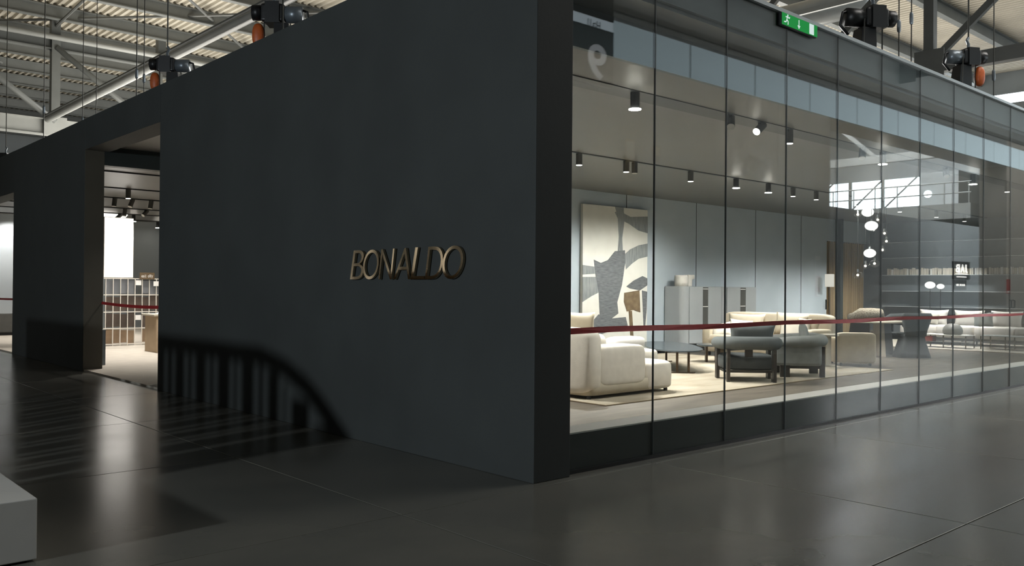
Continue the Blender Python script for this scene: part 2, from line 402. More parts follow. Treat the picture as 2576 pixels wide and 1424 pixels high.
# ------------------------------------------------------------------ hall: opposite wall with gate, end walls
hw = sgroup('wall_hall', (0, 0, 0))
pan = None
for k in range(22):
    x0 = 16.35 - (k + 1) * 1.25
    if pan is None: pan = box(0.006, -7.0, 0, 1.244, -6.1, 6.86).build('panel', 'panel_grey', hw, bevel=0.004); pan.location = (x0, 0, 0)
    else: link_copy(pan, (x0, 0, 0), hw)
for k in range(6):
    box(0.006, -7.0, 0, 1.244, -6.1, 6.86).build('panel', 'door_grey', hw, loc=(28.8 + k * 1.25, 0, 0))
core = MB().box(-11.1, -6.92, 0, 16.25, -6.14, 6.8).box(28.85, -6.92, 0, 36.3, -6.14, 6.8)
core.build('core', 'joint_dark', hw)
box(-10.5, -7.0, 6.86, 35.8, -6.08, 6.98).build('coping', 'steel_dark', hw)
box(16.35, -7.0, 5.95, 28.8, -6.1, 6.86).build('lintel', 'panel_grey', hw)
for k in range(16):
    box(0.03, -6.098, 5.96, 2.42, -6.085, 6.66).build('clerestory_pane', 'clerestory', hw, loc=(7.95 + k * 2.45, 0, 0))
box(-10.5, -7.6, 6.98, 35.8, -7.3, 9.5).build('upper_wall', 'wall_grey', hw)
for x, s in ((16.15, 1), (29.08, -1), (29.42, 1)):
    MB().tube([(x, -6.1, 0.96), (x, -6.03, 0.98), (x, -6.03, 1.22), (x, -6.1, 1.24)], 0.018, 6).build('handle', 'black_metal', hw)
ew = sgroup('wall_end')
MB().box(46, -45, 0, 46.4, 80, 6.4).box(46, -45, 8.1, 46.4, 80, 11.6).box(46, -45, 12.1, 46.4, 80, 13.4).box(46, -16.4, 6.4, 46.4, 80, 8.1).box(46, -45, 6.4, 46.4, -24, 8.1).build('cladding', 'wall_grey', ew)
box(46.15, -24, 6.4, 46.2, -16.4, 8.1).build('glazing', 'window_sky', ew)
box(46.15, -45, 11.6, 46.2, 80, 12.1).build('glazing', 'window_sky', ew)
mull = MB()
for y in (-22.5, -20.5, -18.5): mull.box(45.9, y - 0.08, 6.4, 46.05, y + 0.08, 8.1)
for y in (-23.5, -20.4, -18.4): mull.bar((45.95, y, 6.4), (45.95, y + 1.9, 8.1), 0.07, 0.07)
mull.build('mullion', 'steel_paint', ew)
lw_ = sgroup('wall_left_hall')  # unseen wall section added so its lit slots fleck the brass letters
lc = MB()
for k in range(16): lc.box(-42.3, 12 + k * 4.0, 0, -42, 15.4 + k * 4.0, 7)
lc.box(-42.3, 12, 6.4, -42, 73, 7).box(-42.3, 12, 0, -42, 73, 0.4).build('cladding', 'joint_dark', lw_)
for k in range(15): box(-42.2, 15.4 + k * 4.0, 0.4, -42.15, 16.0 + k * 4.0, 6.4).build('glazing', 'window_dim', lw_)  # added glowing slots, spaced for the flecks they give the letters
struct('wall_far', box(-60, 72, 0, 70, 72.4, 13.4), 'wall_grey')

# ------------------------------------------------------------------ hall roof: corrugated deck, beams, trusses
ZD = 13.25
dk = MB(); pitch = 0.30; x = -34.0; prof = []
while x < 46:
    prof += [(x, ZD), (x + 0.11, ZD), (x + 0.15, ZD + 0.10), (x + 0.26, ZD + 0.10)]; x += pitch
vs = [(a, -45, b) for a, b in prof] + [(a, 72, b) for a, b in prof]; n = len(prof)
dk.add(vs, [(i, i + 1, n + i + 1, n + i) for i in range(n - 1)])
struct('ceiling', dk, 'deck_metal')
bm0 = MB().ibeam((-34, 0, 0), (46, 0, 0), 0.28, 0.55, 0.04)
first = None
for k in range(-7, 19):
    y = 2.4 + k * 3.65
    if first is None:
        first = bm0.build('roof_beam', 'steel_paint'); first.location = (0, y, ZD - 0.30); first['kind'] = 'structure'
    else:
        c = first.copy(); COL.objects.link(c); c.location = (0, y, ZD - 0.30)
def truss_x(y, x0, x1, nodes):
    t = sgroup('roof_truss', (0, y, 0))
    MB().ibeam((x0, 0, 12.0), (x1, 0, 12.0), 0.34, 0.5, 0.05).build('top_chord', 'steel_paint', t)
    MB().tube([(x0, -0.32, 12.12), (x1, -0.32, 12.12)], 0.11, 8).build('service_pipe', 'steel_light', t, smooth=True)
    MB().ibeam((x0, 0, 8.35), (x1, 0, 8.35), 0.4, 0.62, 0.05).build('bottom_chord', 'steel_light', t)
    for i, a in enumerate(nodes):
        MB().bar((a, 0, 8.0), (a, 0, 12.95), 0.32, 0.32).build('post', 'steel_paint', t)
        if i + 1 < len(nodes):
            b = nodes[i + 1]; m = (a + b) / 2
            MB().tube([(a + 0.2, 0.1, 11.8), (m, 0.1, 8.7)], 0.11, 8).build('brace', 'steel_paint', t, smooth=True)
            MB().tube([(m, -0.1, 8.7), (b - 0.2, -0.1, 11.8)], 0.11, 8).build('brace', 'steel_paint', t, smooth=True)
    return t
def truss_y(x, ys, lo, dark=False):
    t = sgroup('roof_truss', (x, 0, 0)); mt = 'steel_dark' if dark else 'steel_paint'
    y0, y1 = min(ys), max(ys)
    MB().tube([(0, y0, lo), (0, y1, lo)], 0.20, 10).build('bottom_chord', 'steel_dark' if dark else 'steel_light', t, smooth=True)
    MB().ibeam((0, y0, 12.4), (0, y1, 12.4), 0.3, 0.4, 0.04).build('top_chord', mt, t)
    for i, a in enumerate(ys):
        MB().bar((0, a, lo), (0, a, 12.9), 0.24, 0.24).build('post', mt, t)
        if i + 1 < len(ys):
            b = ys[i + 1]; m = (a + b) / 2
            MB().bar((0, a, lo + 0.1), (0, m, 12.2), 0.18, 0.18).build('brace', mt, t)
            MB().bar((0, m, 12.2), (0, b, lo + 0.1), 0.18, 0.18).build('brace', mt, t)
    return t
t = sgroup('roof_truss', (0, 36.2, 0))
MB().ibeam((-12, 0, 11.9), (46, 0, 11.9), 0.34, 0.6, 0.05).build('top_chord', 'steel_paint', t)
MB().tube([(-12, -0.34, 12.08), (46, -0.34, 12.08)], 0.12, 8).build('service_pipe', 'steel_light', t, smooth=True)
MB().ibeam((-12, 0, 8.25), (46, 0, 8.25), 0.4, 0.7, 0.05).build('bottom_chord', 'steel_light', t)
for i, a in enumerate((-7.7, -3.2, 1.3, 5.8, 10.3, 14.8, 19.3, 23.8, 28.3)):
    MB().bar((a, 0, 12.2), (a, 0, 12.95), 0.36, 0.36).build('strut', 'steel_paint', t)
    if i % 2: MB().bar((a, -0.05, 8.2), (a, -0.05, 12.0), 0.34, 0.34).build('post', 'steel_paint', t)
    else: MB().bar((a, -0.05, 8.2), (a, -0.05, 12.0), 0.10, 0.10).build('hanger', 'steel_paint', t)
    MB().tube([(a, -0.2, 11.7), (a + 4.5, -0.2, 8.5)], 0.13, 8).build('brace', 'steel_paint', t, smooth=True)
    MB().bar((a - 0.45, -0.22, 8.3), (a + 0.45, -0.22, 8.3), 0.03, 0.8).build('gusset', 'steel_light', t)
t = sgroup('roof_truss', (0, 58.0, 0))
MB().ibeam((-30, 0, 11.9), (46, 0, 11.9), 0.34, 0.6, 0.05).build('top_chord', 'steel_paint', t)
MB().ibeam((-30, 0, 8.25), (46, 0, 8.25), 0.4, 0.7, 0.05).build('bottom_chord', 'steel_light', t)
for a in range(-25, 40, 9): MB().bar((a, 0, 8.2), (a, 0, 12.0), 0.3, 0.3).build('post', 'steel_paint', t)
tie = sgroup('roof_beam', (5.5, 0, 8.55))
MB().tube([(0, -30, 0), (0, 36, 0)], 0.14, 10).build('tie_tube', 'steel_light', tie, smooth=True)
MB().tube([(-0.15, -30, 0.12), (-0.15, 36, 0.12)], 0.05, 6).build('conduit', 'steel_paint', tie)
rods = sgroup('roof_bracing')
for a, b in (((5.8, 36, 12.9), (14.8, 26, 12.9)), ((14.8, 36, 12.9), (5.8, 26, 12.9)), ((5.8, 26, 12.9), (14.8, 16, 12.9)), ((14.8, 26, 12.9), (5.8, 16, 12.9)), ((-3.2, 36, 12.9), (5.8, 26, 12.9)), ((5.8, 36, 12.9), (-3.2, 46, 12.9)), ((-3.2, 36, 12.9), (5.8, 46, 12.9)), ((5.8, 46, 12.9), (-3.2, 56, 12.9)), ((5.8, 36.2, 12.6), (5.8, 31, 12.85))):
    MB().tube([a, b], 0.06, 6).build('brace_rod', 'steel_dark', rods)
# right-hand truss running along the hall's depth, above the glazed front
t = sgroup('roof_truss', (23.2, 0, 0))
MB().bar((0, -30, 8.5), (0, 30, 8.5), 0.32, 0.42).build('bottom_chord', 'steel_dark', t)
MB().ibeam((0, -30, 12.2), (0, 30, 12.2), 0.3, 0.4, 0.04).build('top_chord', 'steel_paint', t)
for k in range(-3, 4):
    y = 6.6 + k * 4.6
    if k % 2 == 0: MB().bar((0, y, 8.3), (0, y, 12.9), 0.28, 0.30).build('post', 'steel_dark', t)
    MB().bar((0, y, 8.6), (0, y - 4.0, 12.1), 0.16, 0.2).build('brace', 'steel_dark', t)
    MB().bar((-0.2, y - 0.5, 8.55), (-0.2, y + 0.4, 8.55), 0.03, 0.9).build('gusset', 'steel_dark', t)
t = sgroup('roof_truss', (40.7, 0, 0))
MB().bar((0, -40, 8.5), (0, 30, 8.5), 0.32, 0.42).build('bottom_chord', 'steel_dark', t)
for k in range(-9, 5):
    y = 6.6 + k * 4.6
    MB().bar((0, y, 8.6), (0, y - 4.0, 12.1), 0.16, 0.2).build('brace', 'steel_dark', t)
    if k % 2 == 0: MB().bar((0, y, 8.3), (0, y, 12.9), 0.28, 0.30).build('post', 'steel_dark', t)
for zz in (9.7, 11.2):
    MB().bar((23.4, -20, zz + 1.6), (23.4, 28, zz + 1.6), 0.12, 0.16).build('cable_tray', 'steel_light', t).location = (-40.7, 0, 0)
dct = tag(MB().tube([(24.6, 9.2, 11.6), (24.6, 24, 11.6)], 0.5, 18).build('air_duct', 'duct_metal', smooth=True), 'big round silver ventilation duct hanging under the pale roof', 'duct')

# ------------------------------------------------------------------ letters on the dark wall
sg = thing('wall_sign', 'slanted polished brass lettering mounted on the dark stand wall', 'sign', (0.0, 0.0, 0.0))
ly = [2.50, 2.25, 1.985, 1.735, 1.49, 1.25, 0.985]
lw = [0.245, 0.275, 0.265, 0.265, 0.215, 0.26, 0.285]
for ch, y, w in zip('BONALDO', ly, lw):
    text_part('letter', ch, 'brass', sg, (-0.022, y, 1.720), FACE_NEG_X, 1.0, 0.012, 0.20, -0.012, fit=(w, 0.285))

# ------------------------------------------------------------------ emergency exit sign
ex = thing('exit_sign', 'green illuminated emergency exit sign high on the glazed front', 'sign', (3.94, 0.05, 4.365))
box(-0.37, -0.012, -0.070, 0.37, 0.028, 0.070).build('housing', 'black_metal', ex, bevel=0.01)
box(-0.362, -0.016, -0.063, 0.362, -0.0125, 0.063).build('face', 'exit_green', ex)
mn = MB()
mn.lathe([(0.0005, -0.001), (0.012, -0.001), (0.012, 0.001), (0.0005, 0.001)], 10)
mn.v = [(x - 0.255, -0.0185 + z * 0.8, y + 0.045) for x, y, z in mn.v]
for a, b in (((-0.262, 0.034), (-0.272, 0.0)), ((-0.262, 0.03), (-0.225, 0.022)), ((-0.225, 0.022), (-0.215, 0.035)), ((-0.262, 0.03), (-0.295, 0.026)), ((-0.272, 0.0), (-0.245, -0.018)), ((-0.245, -0.018), (-0.25, -0.05)), ((-0.272, 0.0), (-0.29, -0.028)), ((-0.29, -0.028), (-0.325, -0.03))):
    mn.bar((a[0], -0.018, a[1]), (b[0], -0.018, b[1]), 0.011, 0.003, up=(0, 1, 0))
mn.build('running_figure', 'exit_white', ex)
MB().box(-0.034, -0.0195, -0.02, -0.022, -0.0168, 0.045).prism([(-0.055, -0.015), (-0.028, -0.052), (-0.001, -0.015)], -0.0195, -0.0168).build('arrow', 'exit_white', ex)
box(0.19, -0.0195, -0.056, 0.285, -0.0168, 0.056).build('door_symbol', 'exit_white', ex)

# ------------------------------------------------------------------ chain hoists above the stand
def hoist(loc, rz, label, style=0, s=1.0, top=12.9):
    h = thing('chain_hoist', label, 'hoist', loc, rz, 'chain hoists above the stand')
    MB().soft((0, 0, 0), (0.34 * s, 0.26 * s, 0.26 * s), 0.25).box(-0.10 * s, -0.15 * s, -0.15 * s, 0.10 * s, 0.15 * s, 0.15 * s).build('motor_body', 'black_metal', h)
    MB().tube([(0.17 * s, 0, 0), (0.40 * s, 0, -0.0)], 0.12 * s, 14).build('motor_cap', 'hoist_grey' if style else 'black_metal', h, smooth=True)
    MB().tube([(-0.17 * s, 0, 0.02), (-0.30 * s, 0, 0.02)], 0.11 * s, 14).build('gearbox', 'black_metal', h, smooth=True)
    MB().loft([[(x0 * s, y0 * s, z * s) for x0, y0 in ((0.02, -q), (0.02 + 2 * q, -q), (0.02 + 2 * q, q), (0.02, q))] for z, q in ((-0.14, 0.10), (-0.35, 0.115), (-0.75, 0.10), (-0.82, 0.06))]).build('chain_bag', 'black_metal', h)
    MB().tube([(0, 0, 0.13 * s), (0, 0, 0.24 * s), (0.03, 0, 0.3 * s), (0, 0, 0.35 * s)], 0.025 * s, 8).build('top_hook', 'hoist_grey', h)
    MB().tube([(0, 0, 0.33 * s), (0, 0, top - loc[2])], 0.014, 6).build('cable', 'cable_steel', h)
    MB().tube([(-0.14 * s, 0, -0.1 * s), (-0.14 * s, 0, -1.25)], 0.012, 6).build('load_chain', 'cable_steel', h)
    MB().tube([(0.30 * s, 0, 0.1 * s), (0.46 * s, 0.02, 0.05 * s), (0.5 * s, 0.02, -0.12 * s), (0.38 * s, 0.02, -0.24 * s)], 0.02 * s, 6).build('power_lead', 'black_metal', h, smooth=True)
    if style == 1:
        MB().soft((-0.22 * s, 0, -0.30 * s), (0.17 * s, 0.15 * s, 0.34 * s), 0.8).build('load_hook', 'hook_orange', h, smooth=True)
    MB().tube([(0.18 * s, 0.1, 0.1 * s), (0.35, 0.25, -1.2)], 0.010, 5).build('sling', 'cable_steel', h)
    return h
hoist((1.40, 7.15, 5.55), R(-40), 'black hoist with orange hook above the middle of the dark wall', 1, 1.05)
hoist((1.37, 11.3, 5.55), R(-40), 'black hoist with pale label above the doorway end of dark wall', 1, 1.0)
hoist((1.95, 26.5, 5.5), R(-40), 'small black hoist at the far left past the last dark wall', 0, 1.1)
hoist((7.85, 1.10, 5.50), R(150), 'large black hoist over the glazed front beside the exit sign', 0, 1.1)
hoist((11.1, 0.98, 5.50), R(150), 'black hoist over the glazed front near the photo right edge', 1, 1.0)
MB().soft((0.86, 10.9, 4.52), (0.5, 0.3, 0.24), 0.4).build('cable_bundle', 'black_metal')
tag(bpy.data.objects['cable_bundle'], 'black cable bundle lying on the top edge of the doorway', 'cable')
WO = ['leftmost', 'second', 'third', 'fourth', 'fifth', 'sixth', 'rightmost']
for i, (x, y) in enumerate(((0.9, 23.0), (1.2, 19.0), (2.8, 21.5), (3.6, 23.0), (1.6, 13.6), (2.3, 15.2), (0.9, 5.9), (9.6, 1.5), (10.3, 1.6), (12.9, 1.2))):
    w = thing('suspension_wire', [WO[i] + (' from the left' if 0 < i < 6 else '') + ' thin steel wire above the dark wall' if i < 7 else ('left', 'middle', 'right')[i - 7] + ' thin steel wire above the glazed stand front'][0], 'wire', (x, y, 4.3), 0, 'suspension wires on the left' if x < 8 else 'suspension wires on the right')
    MB().tube([(0, 0, 0), (0, 0, 8.6)], 0.011, 5).build('wire', 'cable_steel', w)
    MB().soft((0, 0, 1.25 + 0.3 * (i % 3)), (0.06, 0.06, 0.22), 0.6, 8, 6).build('shackle', 'hoist_grey', w)
def floodlight(loc, rz, label):
    f = thing('floodlight', label, 'light', loc, rz)
    MB().soft((0, 0, 0), (0.5, 0.22, 0.34), 0.3).build('housing', 'hoist_grey', f)
    MB().box(-0.2, -0.13, -0.12, 0.2, -0.11, 0.12).build('lens', 'steel_light', f)
    MB().tube([(-0.28, 0, 0), (-0.28, 0, 0.35), (0.28, 0, 0.35), (0.28, 0, 0)], 0.02, 6).build('yoke', 'black_metal', f)
    MB().tube([(0, 0, 0.35), (0, 0, 13.0 - loc[2])], 0.03, 6).build('stem', 'steel_paint', f)
floodlight((8.9, 21.5, 10.6), R(20), 'small floodlight hanging under the roof above the dark wall')
floodlight((22.0, 3.6, 9.9), R(120), 'pale floodlight hanging beside the truss on the right')

# ------------------------------------------------------------------ barrier tapes
def tape(name, pts, h, label):
    mb = MB(); vs = []; n = len(pts)
    for i, (x, y, z, hh, tw) in enumerate(pts):
        c, s_ = math.cos(tw), math.sin(tw); nx, ny = (0, 1) if abs(pts[-1][0] - pts[0][0]) > abs(pts[-1][1] - pts[0][1]) else (1, 0)
        for a, d in ((-1, -0.001), (1, -0.001), (1, 0.001), (-1, 0.001)):
            vs.append((x + nx * (a * hh / 2 * s_ + d), y + ny * (a * hh / 2 * s_ + d), z + a * hh / 2 * c))
    fs = []
    for i in range(n - 1):
        for k in range(4): fs.append((i * 4 + k, i * 4 + (k + 1) % 4, i * 4 + 4 + (k + 1) % 4, i * 4 + 4 + k))
    fs += [(3, 2, 1, 0), (n * 4 - 4, n * 4 - 3, n * 4 - 2, n * 4 - 1)]
    mb.add(vs, fs); o = mb.build(name, 'tape_red'); return tag(o, label, 'tape', None)
tape('barrier_tape', [(0.40 + i * 0.55, 0.030, 1.160 + 0.006 * math.sin(i * 1.3), 0.050 - 0.0006 * i, 0.35 * math.sin(i * 0.9)) for i in range(20)], 0.05, 'red barrier tape stretched along the outside of the glazed front')
tape('barrier_tape', [(0.30, 7.857 + i * 0.504, 1.19 - 0.03 * math.sin(i / 7 * 3.14), 0.05, 0.3 * math.sin(i * 1.9)) for i in range(8)], 0.05, 'red barrier tape across the doorway in the dark wall')
tape('barrier_tape', [(0.30, 16.43 + i * 1.2, 1.17 - 0.02 * math.sin(i / 7 * 3.14), 0.045, 0.2 * math.sin(i * 1.9)) for i in range(9)], 0.05, 'red barrier tape across the far left opening')

# ------------------------------------------------------------------ track spotlights
SPOT_MESH = {}
def spot(x, y, label, on=0, yaw=0.0, tilt=0.0, energy=260, size=1.0, zt=3.69, target=None, cone=95):
    s = thing('spotlight', label, 'spotlight', (x, y, zt), R(yaw), 'spotlights on the ceiling tracks')
    key = (tilt, on, size)
    if key not in SPOT_MESH:
        T = Matrix.Rotation(R(tilt), 3, 'Y'); q = lambda v: tuple(T @ Vector(v) + Vector((0, 0, -0.04 * size)))
        a = MB().box(-0.05, -0.018, -0.03, 0.05, 0.018, 0.0).mesh('adapter'); a.materials.append(M['black_metal'])
        b = MB().tube([q((0, 0, 0.045 * size)), q((0, 0, -0.12 * size))], 0.045 * size, 14).mesh('can'); b.materials.append(M['niche_dark' if on < 2 else 'black_metal'])
        c = MB().tube([q((0, 0, -0.118 * size)), q((0, 0, -0.126 * size))], (0.042 if on < 2 else 0.06) * size, 14).mesh('lens'); c.materials.append(M[('sign_white', 'lamp_soft', 'lamp_on')[on]])
        SPOT_MESH[key] = (a, b, c)
    for nm, me in zip(('adapter', 'can', 'lens'), SPOT_MESH[key]):
        o = bpy.data.objects.new(nm, me); COL.objects.link(o); o.parent = s
    if energy:
        light('spot_beam', 'SPOT', (x, y, zt - 0.24 * size), energy, (1.0, 0.955, 0.91), target=target or (x, y + 0.01, 0), spot_size=R(cone), spot_blend=0.6, shadow_soft_size=0.04)
front = [(1.5, 0, 0, 0), (2.86, 2, 0, 0), (4.71, 0, 35, 40), (5.41, 1, 0, 55), (6.10, 1, 0, 0), (8.21, 0, 20, 30), (8.88, 2, 0, 0), (11.31, 0, 30, 35), (12.54, 2, 0, 0), (14.3, 1, 0, 0), (17.0, 1, 0, 0), (19.8, 1, 0, 0), (22.0, 1, 0, 0)]
nth = ['first', 'second', 'third', 'fourth', 'fifth', 'sixth', 'seventh', 'eighth', 'ninth', 'tenth', 'eleventh', 'twelfth', 'thirteenth']
for i, (x, on, yaw, tilt) in enumerate(front):
    spot(x, 1.42, ('%s %s spotlight from the dark corner on the front ceiling track' % (nth[i], ('unlit grey', 'softly lit', 'glaring bright')[on])), on, yaw, tilt, 60 if i > 4 else 85 if i > 0 else 50, 1.15, 3.69, target=(x, 1.9, 0), cone=110)
rear_boost = lambda x: 520 if x > 16 else 800 if x < 6 else 380
rear = [(3.0, 1), (5.57, 1), (6.73, 1), (6.95, 0), (8.54, 1), (10.01, 2), (11.16, 2), (12.12, 1), (13.08, 1), (15.0, 1), (17.2, 1), (19.4, 1), (21.3, 1)]
for i, (x, on) in enumerate(rear):
    spot(x, 4.85, ('%s %s spotlight from the left on the rear ceiling track' % (nth[i], ('unlit grey', 'softly lit', 'glaring bright')[on])), on, 0, 0, 400 if 8 < x < 11.5 else rear_boost(x), 1.15, 3.685, target=(x, 6.6, 0.6) if 8 < x < 11.5 else (x, 4.6 if x < 14 else 6.0, 0.5), cone=110)
door_spots = [(2.14, 15.66, 1, 0), (2.57, 17.95, 0, 8), (2.99, 17.95, 0, 25), (3.46, 17.95, 0, 10), (3.78, 20.9, 0, 10), (4.37, 20.9, 0, 45), (4.28, 22.9, 0, 50), (4.69, 22.9, 2, 0), (6.3, 25.3, 2, 0)]
for i, (x, y, on, tilt) in enumerate(door_spots):
    spot(x, y, '%s %s spotlight seen through the doorway, counted from the door' % (nth[i], ('dark can', 'softly lit', 'glaring bright')[on]), on, 20, tilt, 0, 1.25, 3.675)
for x, y, e in ((1.8, 9.6, 60), (1.8, 12.8, 380), (2.2, 15.0, 520), (3.4, 17.0, 300), (4.5, 20.5, 350), (1.2, 22.0, 420), (7.0, 14.0, 350), (7.0, 20.0, 350)):
    light('spot_beam', 'SPOT', (x, y, 3.4), e, (1.0, 0.955, 0.91), target=(x, y + 0.4, 0), spot_size=R(120), spot_blend=0.6, shadow_soft_size=0.05)
for x in (0.6, 2.0, 3.4): light('wall_washer', 'SPOT', (x, 25.2, 3.55), 260, (1.0, 0.955, 0.91), target=(x, 26.0, 2.2), spot_size=R(110), spot_blend=0.7, shadow_soft_size=0.05)

# ------------------------------------------------------------------ lounge behind the glass
rug = thing('rug', 'large beige patterned rug under the cream sofa and grey armchairs', 'rug', (3.60, 2.48, 0.03))
MB().box(0.03, 0.03, 0, 8.0, 5.2, 0.012).build('pile', 'rug_beige', rug)
MB().box(0, 0, 0, 8.03, 0.03, 0.013).box(0, 0.03, 0, 0.03, 5.23, 0.013).box(8.0, 0.03, 0, 8.03, 5.23, 0.013).box(0.03, 5.2, 0, 8.0, 5.23, 0.013).build('binding', 'rug_border', rug)
rug2 = thing('rug', 'pale rug under the white sofa at the right end of the lounge', 'rug', (18.5, 0.7, 0.03))
box(0.03, 0.03, 0, 4.2, 6.6, 0.012).build('pile', 'carpet_light', rug2)
MB().box(0, 0, 0, 0.03, 6.6, 0.013).box(0.03, 6.6, 0, 4.2, 6.63, 0.013).build('binding', 'rug_border', rug2)

s = thing('sofa', 'cream modular sofa with plump arm nearest the dark wall corner', 'sofa', (3.78, 2.93, 0.042))
MB().soft((0.70, 1.25, 0.135), (1.36, 2.45, 0.20), 0.16, 28, 10).build('base', 'sand_fabric', s, smooth=True)
MB().soft((0.13, 1.25, 0.50), (0.30, 2.50, 0.88), 0.24, 28, 14).build('backrest', 'cream_fabric', s, smooth=True)
MB().soft((0.72, 0.22, 0.42), (1.0, 0.42, 0.56), 0.30, 28, 14).build('arm', 'cream_fabric', s, smooth=True)
MB().soft((1.52, 0.62, 0.235), (0.66, 1.2, 0.42), 0.28, 28, 14).build('seat', 'cream_fabric', s, smooth=True)
MB().soft((0.80, 1.35, 0.36), (1.2, 1.8, 0.26), 0.3, 28, 12).build('seat', 'cream_fabric', s, smooth=True)
MB().soft((0.42, 0.62, 0.66), (0.28, 0.5, 0.50), 0.45, 24, 12).build('back_cushion', 'cream_fabric', s, smooth=True)
for x, y in ((0.1, 0.1), (1.75, 0.12), (0.1, 2.35), (1.75, 2.35)): MB().lathe([(0.03, 0), (0.03, 0.04)], 8, (x, y, 0)).build('foot', 'black_metal', s)

s = thing('armchair', 'ivory lounge chair with a round bolster behind the cream sofa', 'armchair', (6.45, 5.0, 0.042))
MB().soft((0.1, 0, 0.26), (1.6, 0.9, 0.38), 0.25, 24, 12).build('seat', 'ivory_fabric', s, smooth=True)
MB().soft((-0.65, 0, 0.44), (0.36, 0.9, 0.62), 0.35, 24, 12).build('backrest', 'ivory_fabric', s, smooth=True)
MB().soft((0.40, -0.05, 0.535), (0.86, 0.30, 0.24), 0.5, 24, 12).build('bolster', 'white_fabric', s, smooth=True)
for x, y in ((-0.6, -0.35), (0.75, -0.35), (-0.6, 0.35), (0.75, 0.35)): MB().lathe([(0.03, 0), (0.03, 0.09)], 8, (x, y, 0)).build('foot', 'black_metal', s)
pl = thing('cushion', 'sand linen cushion standing on the ivory lounge chair back', 'cushion', (5.75, 4.95, 0.93))
MB().pillow((0, 0, 0), 0.46, 0.40, 0.16, Matrix.Rotation(R(-42), 3, 'Z')).build('cover', 'sand_fabric', pl, smooth=True)

tb = thing('coffee_table', 'low dark oval coffee table with thin bronze legs on the beige rug', 'table', (8.70, 5.40, 0.042), R(47))
top = MB(); ring = [(1.4 * math.copysign(abs(math.cos(a)) ** 0.8, math.cos(a)), 0.5 * math.copysign(abs(math.sin(a)) ** 0.8, math.sin(a))) for a in [2 * math.pi * k / 40 for k in range(40)]]
top.prism(ring, 0.375, 0.400, axis='z').build('top', 'smoke_top', tb, bevel=0.004)
for x in (-1.28, 1.15):
    for yy in (-0.1, 0.1): box(x - 0.015, yy - 0.02, 0.012, x + 0.015, yy + 0.02, 0.375).build('leg', 'bronze', tb)
    MB().tube([(x + 0.05, -0.22, 0.008), (x, -0.18, 0.008), (x, 0.18, 0.008), (x + 0.05, 0.22, 0.008)], 0.012, 6).build('foot_bar', 'bronze', tb)
tb = thing('side_table', 'small round dark table between long sofa and near grey armchair', 'table', (10.35, 5.55, 0.042))
MB().lathe([(0.34, 0.325), (0.37, 0.335), (0.37, 0.352), (0.36, 0.36)], 28).build('top', 'smoke_top', tb, smooth=False)
for a in (20, 140, 260): MB().box(0.16, -0.05, 0, 0.20, 0.05, 0.33).build('leg', 'bronze', tb).rotation_euler = (0, 0, R(a))

def armchair(loc, rz, label, fab, roll):
    a = thing('armchair', label, 'armchair', loc, rz, None)
    MB().soft((0, 0.04, 0.30), (0.86, 0.80, 0.25), 0.32, 28, 12).build('seat', fab, a, smooth=True)
    pts = [(-0.43, 0.34, 0.59), (-0.45, 0.1, 0.60), (-0.45, -0.18, 0.61), (-0.40, -0.33, 0.615), (-0.26, -0.41, 0.62), (0, -0.43, 0.62), (0.26, -0.41, 0.62), (0.40, -0.33, 0.615), (0.45, -0.18, 0.61), (0.45, 0.1, 0.60), (0.43, 0.34, 0.59)]
    MB().tube(pts, [0.07, 0.095, 0.10, 0.105, 0.105, 0.105, 0.105, 0.105, 0.10, 0.095, 0.07], 14).build('arm_roll', roll, a, smooth=True)
    for x, y, w, d, h in ((-0.36, -0.40, 0.05, 0.09, 0.52), (0.36, -0.40, 0.05, 0.15, 0.52), (-0.42, 0.22, 0.05, 0.16, 0.50), (0.42, 0.22, 0.05, 0.16, 0.50)):
        box(x - w / 2, y - d / 2, 0, x + w / 2, y + d / 2, h).build('leg', 'dark_wood', a, bevel=0.004)
    MB().box(-0.38, -0.37, 0.145, 0.38, -0.33, 0.185).box(-0.38, 0.19, 0.145, 0.38, 0.23, 0.185).box(-0.40, -0.33, 0.145, -0.36, 0.19, 0.185).box(0.36, -0.33, 0.145, 0.40, 0.19, 0.185).build('frame', 'dark_wood', a)
    box(-0.10, -0.43, 0.40, 0.02, -0.38, 0.56).build('back_strut', 'dark_wood', a)
    return a
armchair((7.80, 3.18, 0.042), R(-45), 'dark grey armchair seen from behind with slab wooden legs', 'dark_grey_fabric', 'grey_fabric')
a2 = armchair((9.16, 3.10, 0.042), R(40), 'paler grey armchair seen side-on right of the dark one', 'pale_grey_fabric', 'pale_grey_fabric')
box(0.30, -0.38, 0.19, 0.40, 0.34, 0.62).build('side_panel', 'pale_grey_fabric', a2, bevel=0.05)
MB().box(-0.47, -0.38, 0.19, -0.34, 0.40, 0.62).build('side_panel', 'pale_grey_fabric', a2, bevel=0.05)
pl = thing('cushion', 'dark grey oblong cushion on the dark grey armchair', 'cushion', (8.13, 3.28, 0.71))
MB().pillow((0, 0, 0), 0.78, 0.46, 0.18, Matrix.Rotation(R(-42), 3, 'Z') @ Matrix.Rotation(R(10), 3, 'X')).build('cover', 'grey_fabric', pl, smooth=True)
pl = thing('cushion', 'grey cushion with puckered edge leaning in the paler grey armchair', 'cushion', (9.30, 2.98, 0.70))
MB().pillow((0, 0, 0), 0.44, 0.42, 0.16, Matrix.Rotation(R(20), 3, 'Z') @ Matrix.Rotation(R(35), 3, 'Y') @ Matrix.Rotation(R(-12), 3, 'X')).build('cover', 'pale_grey_fabric', pl, smooth=True)

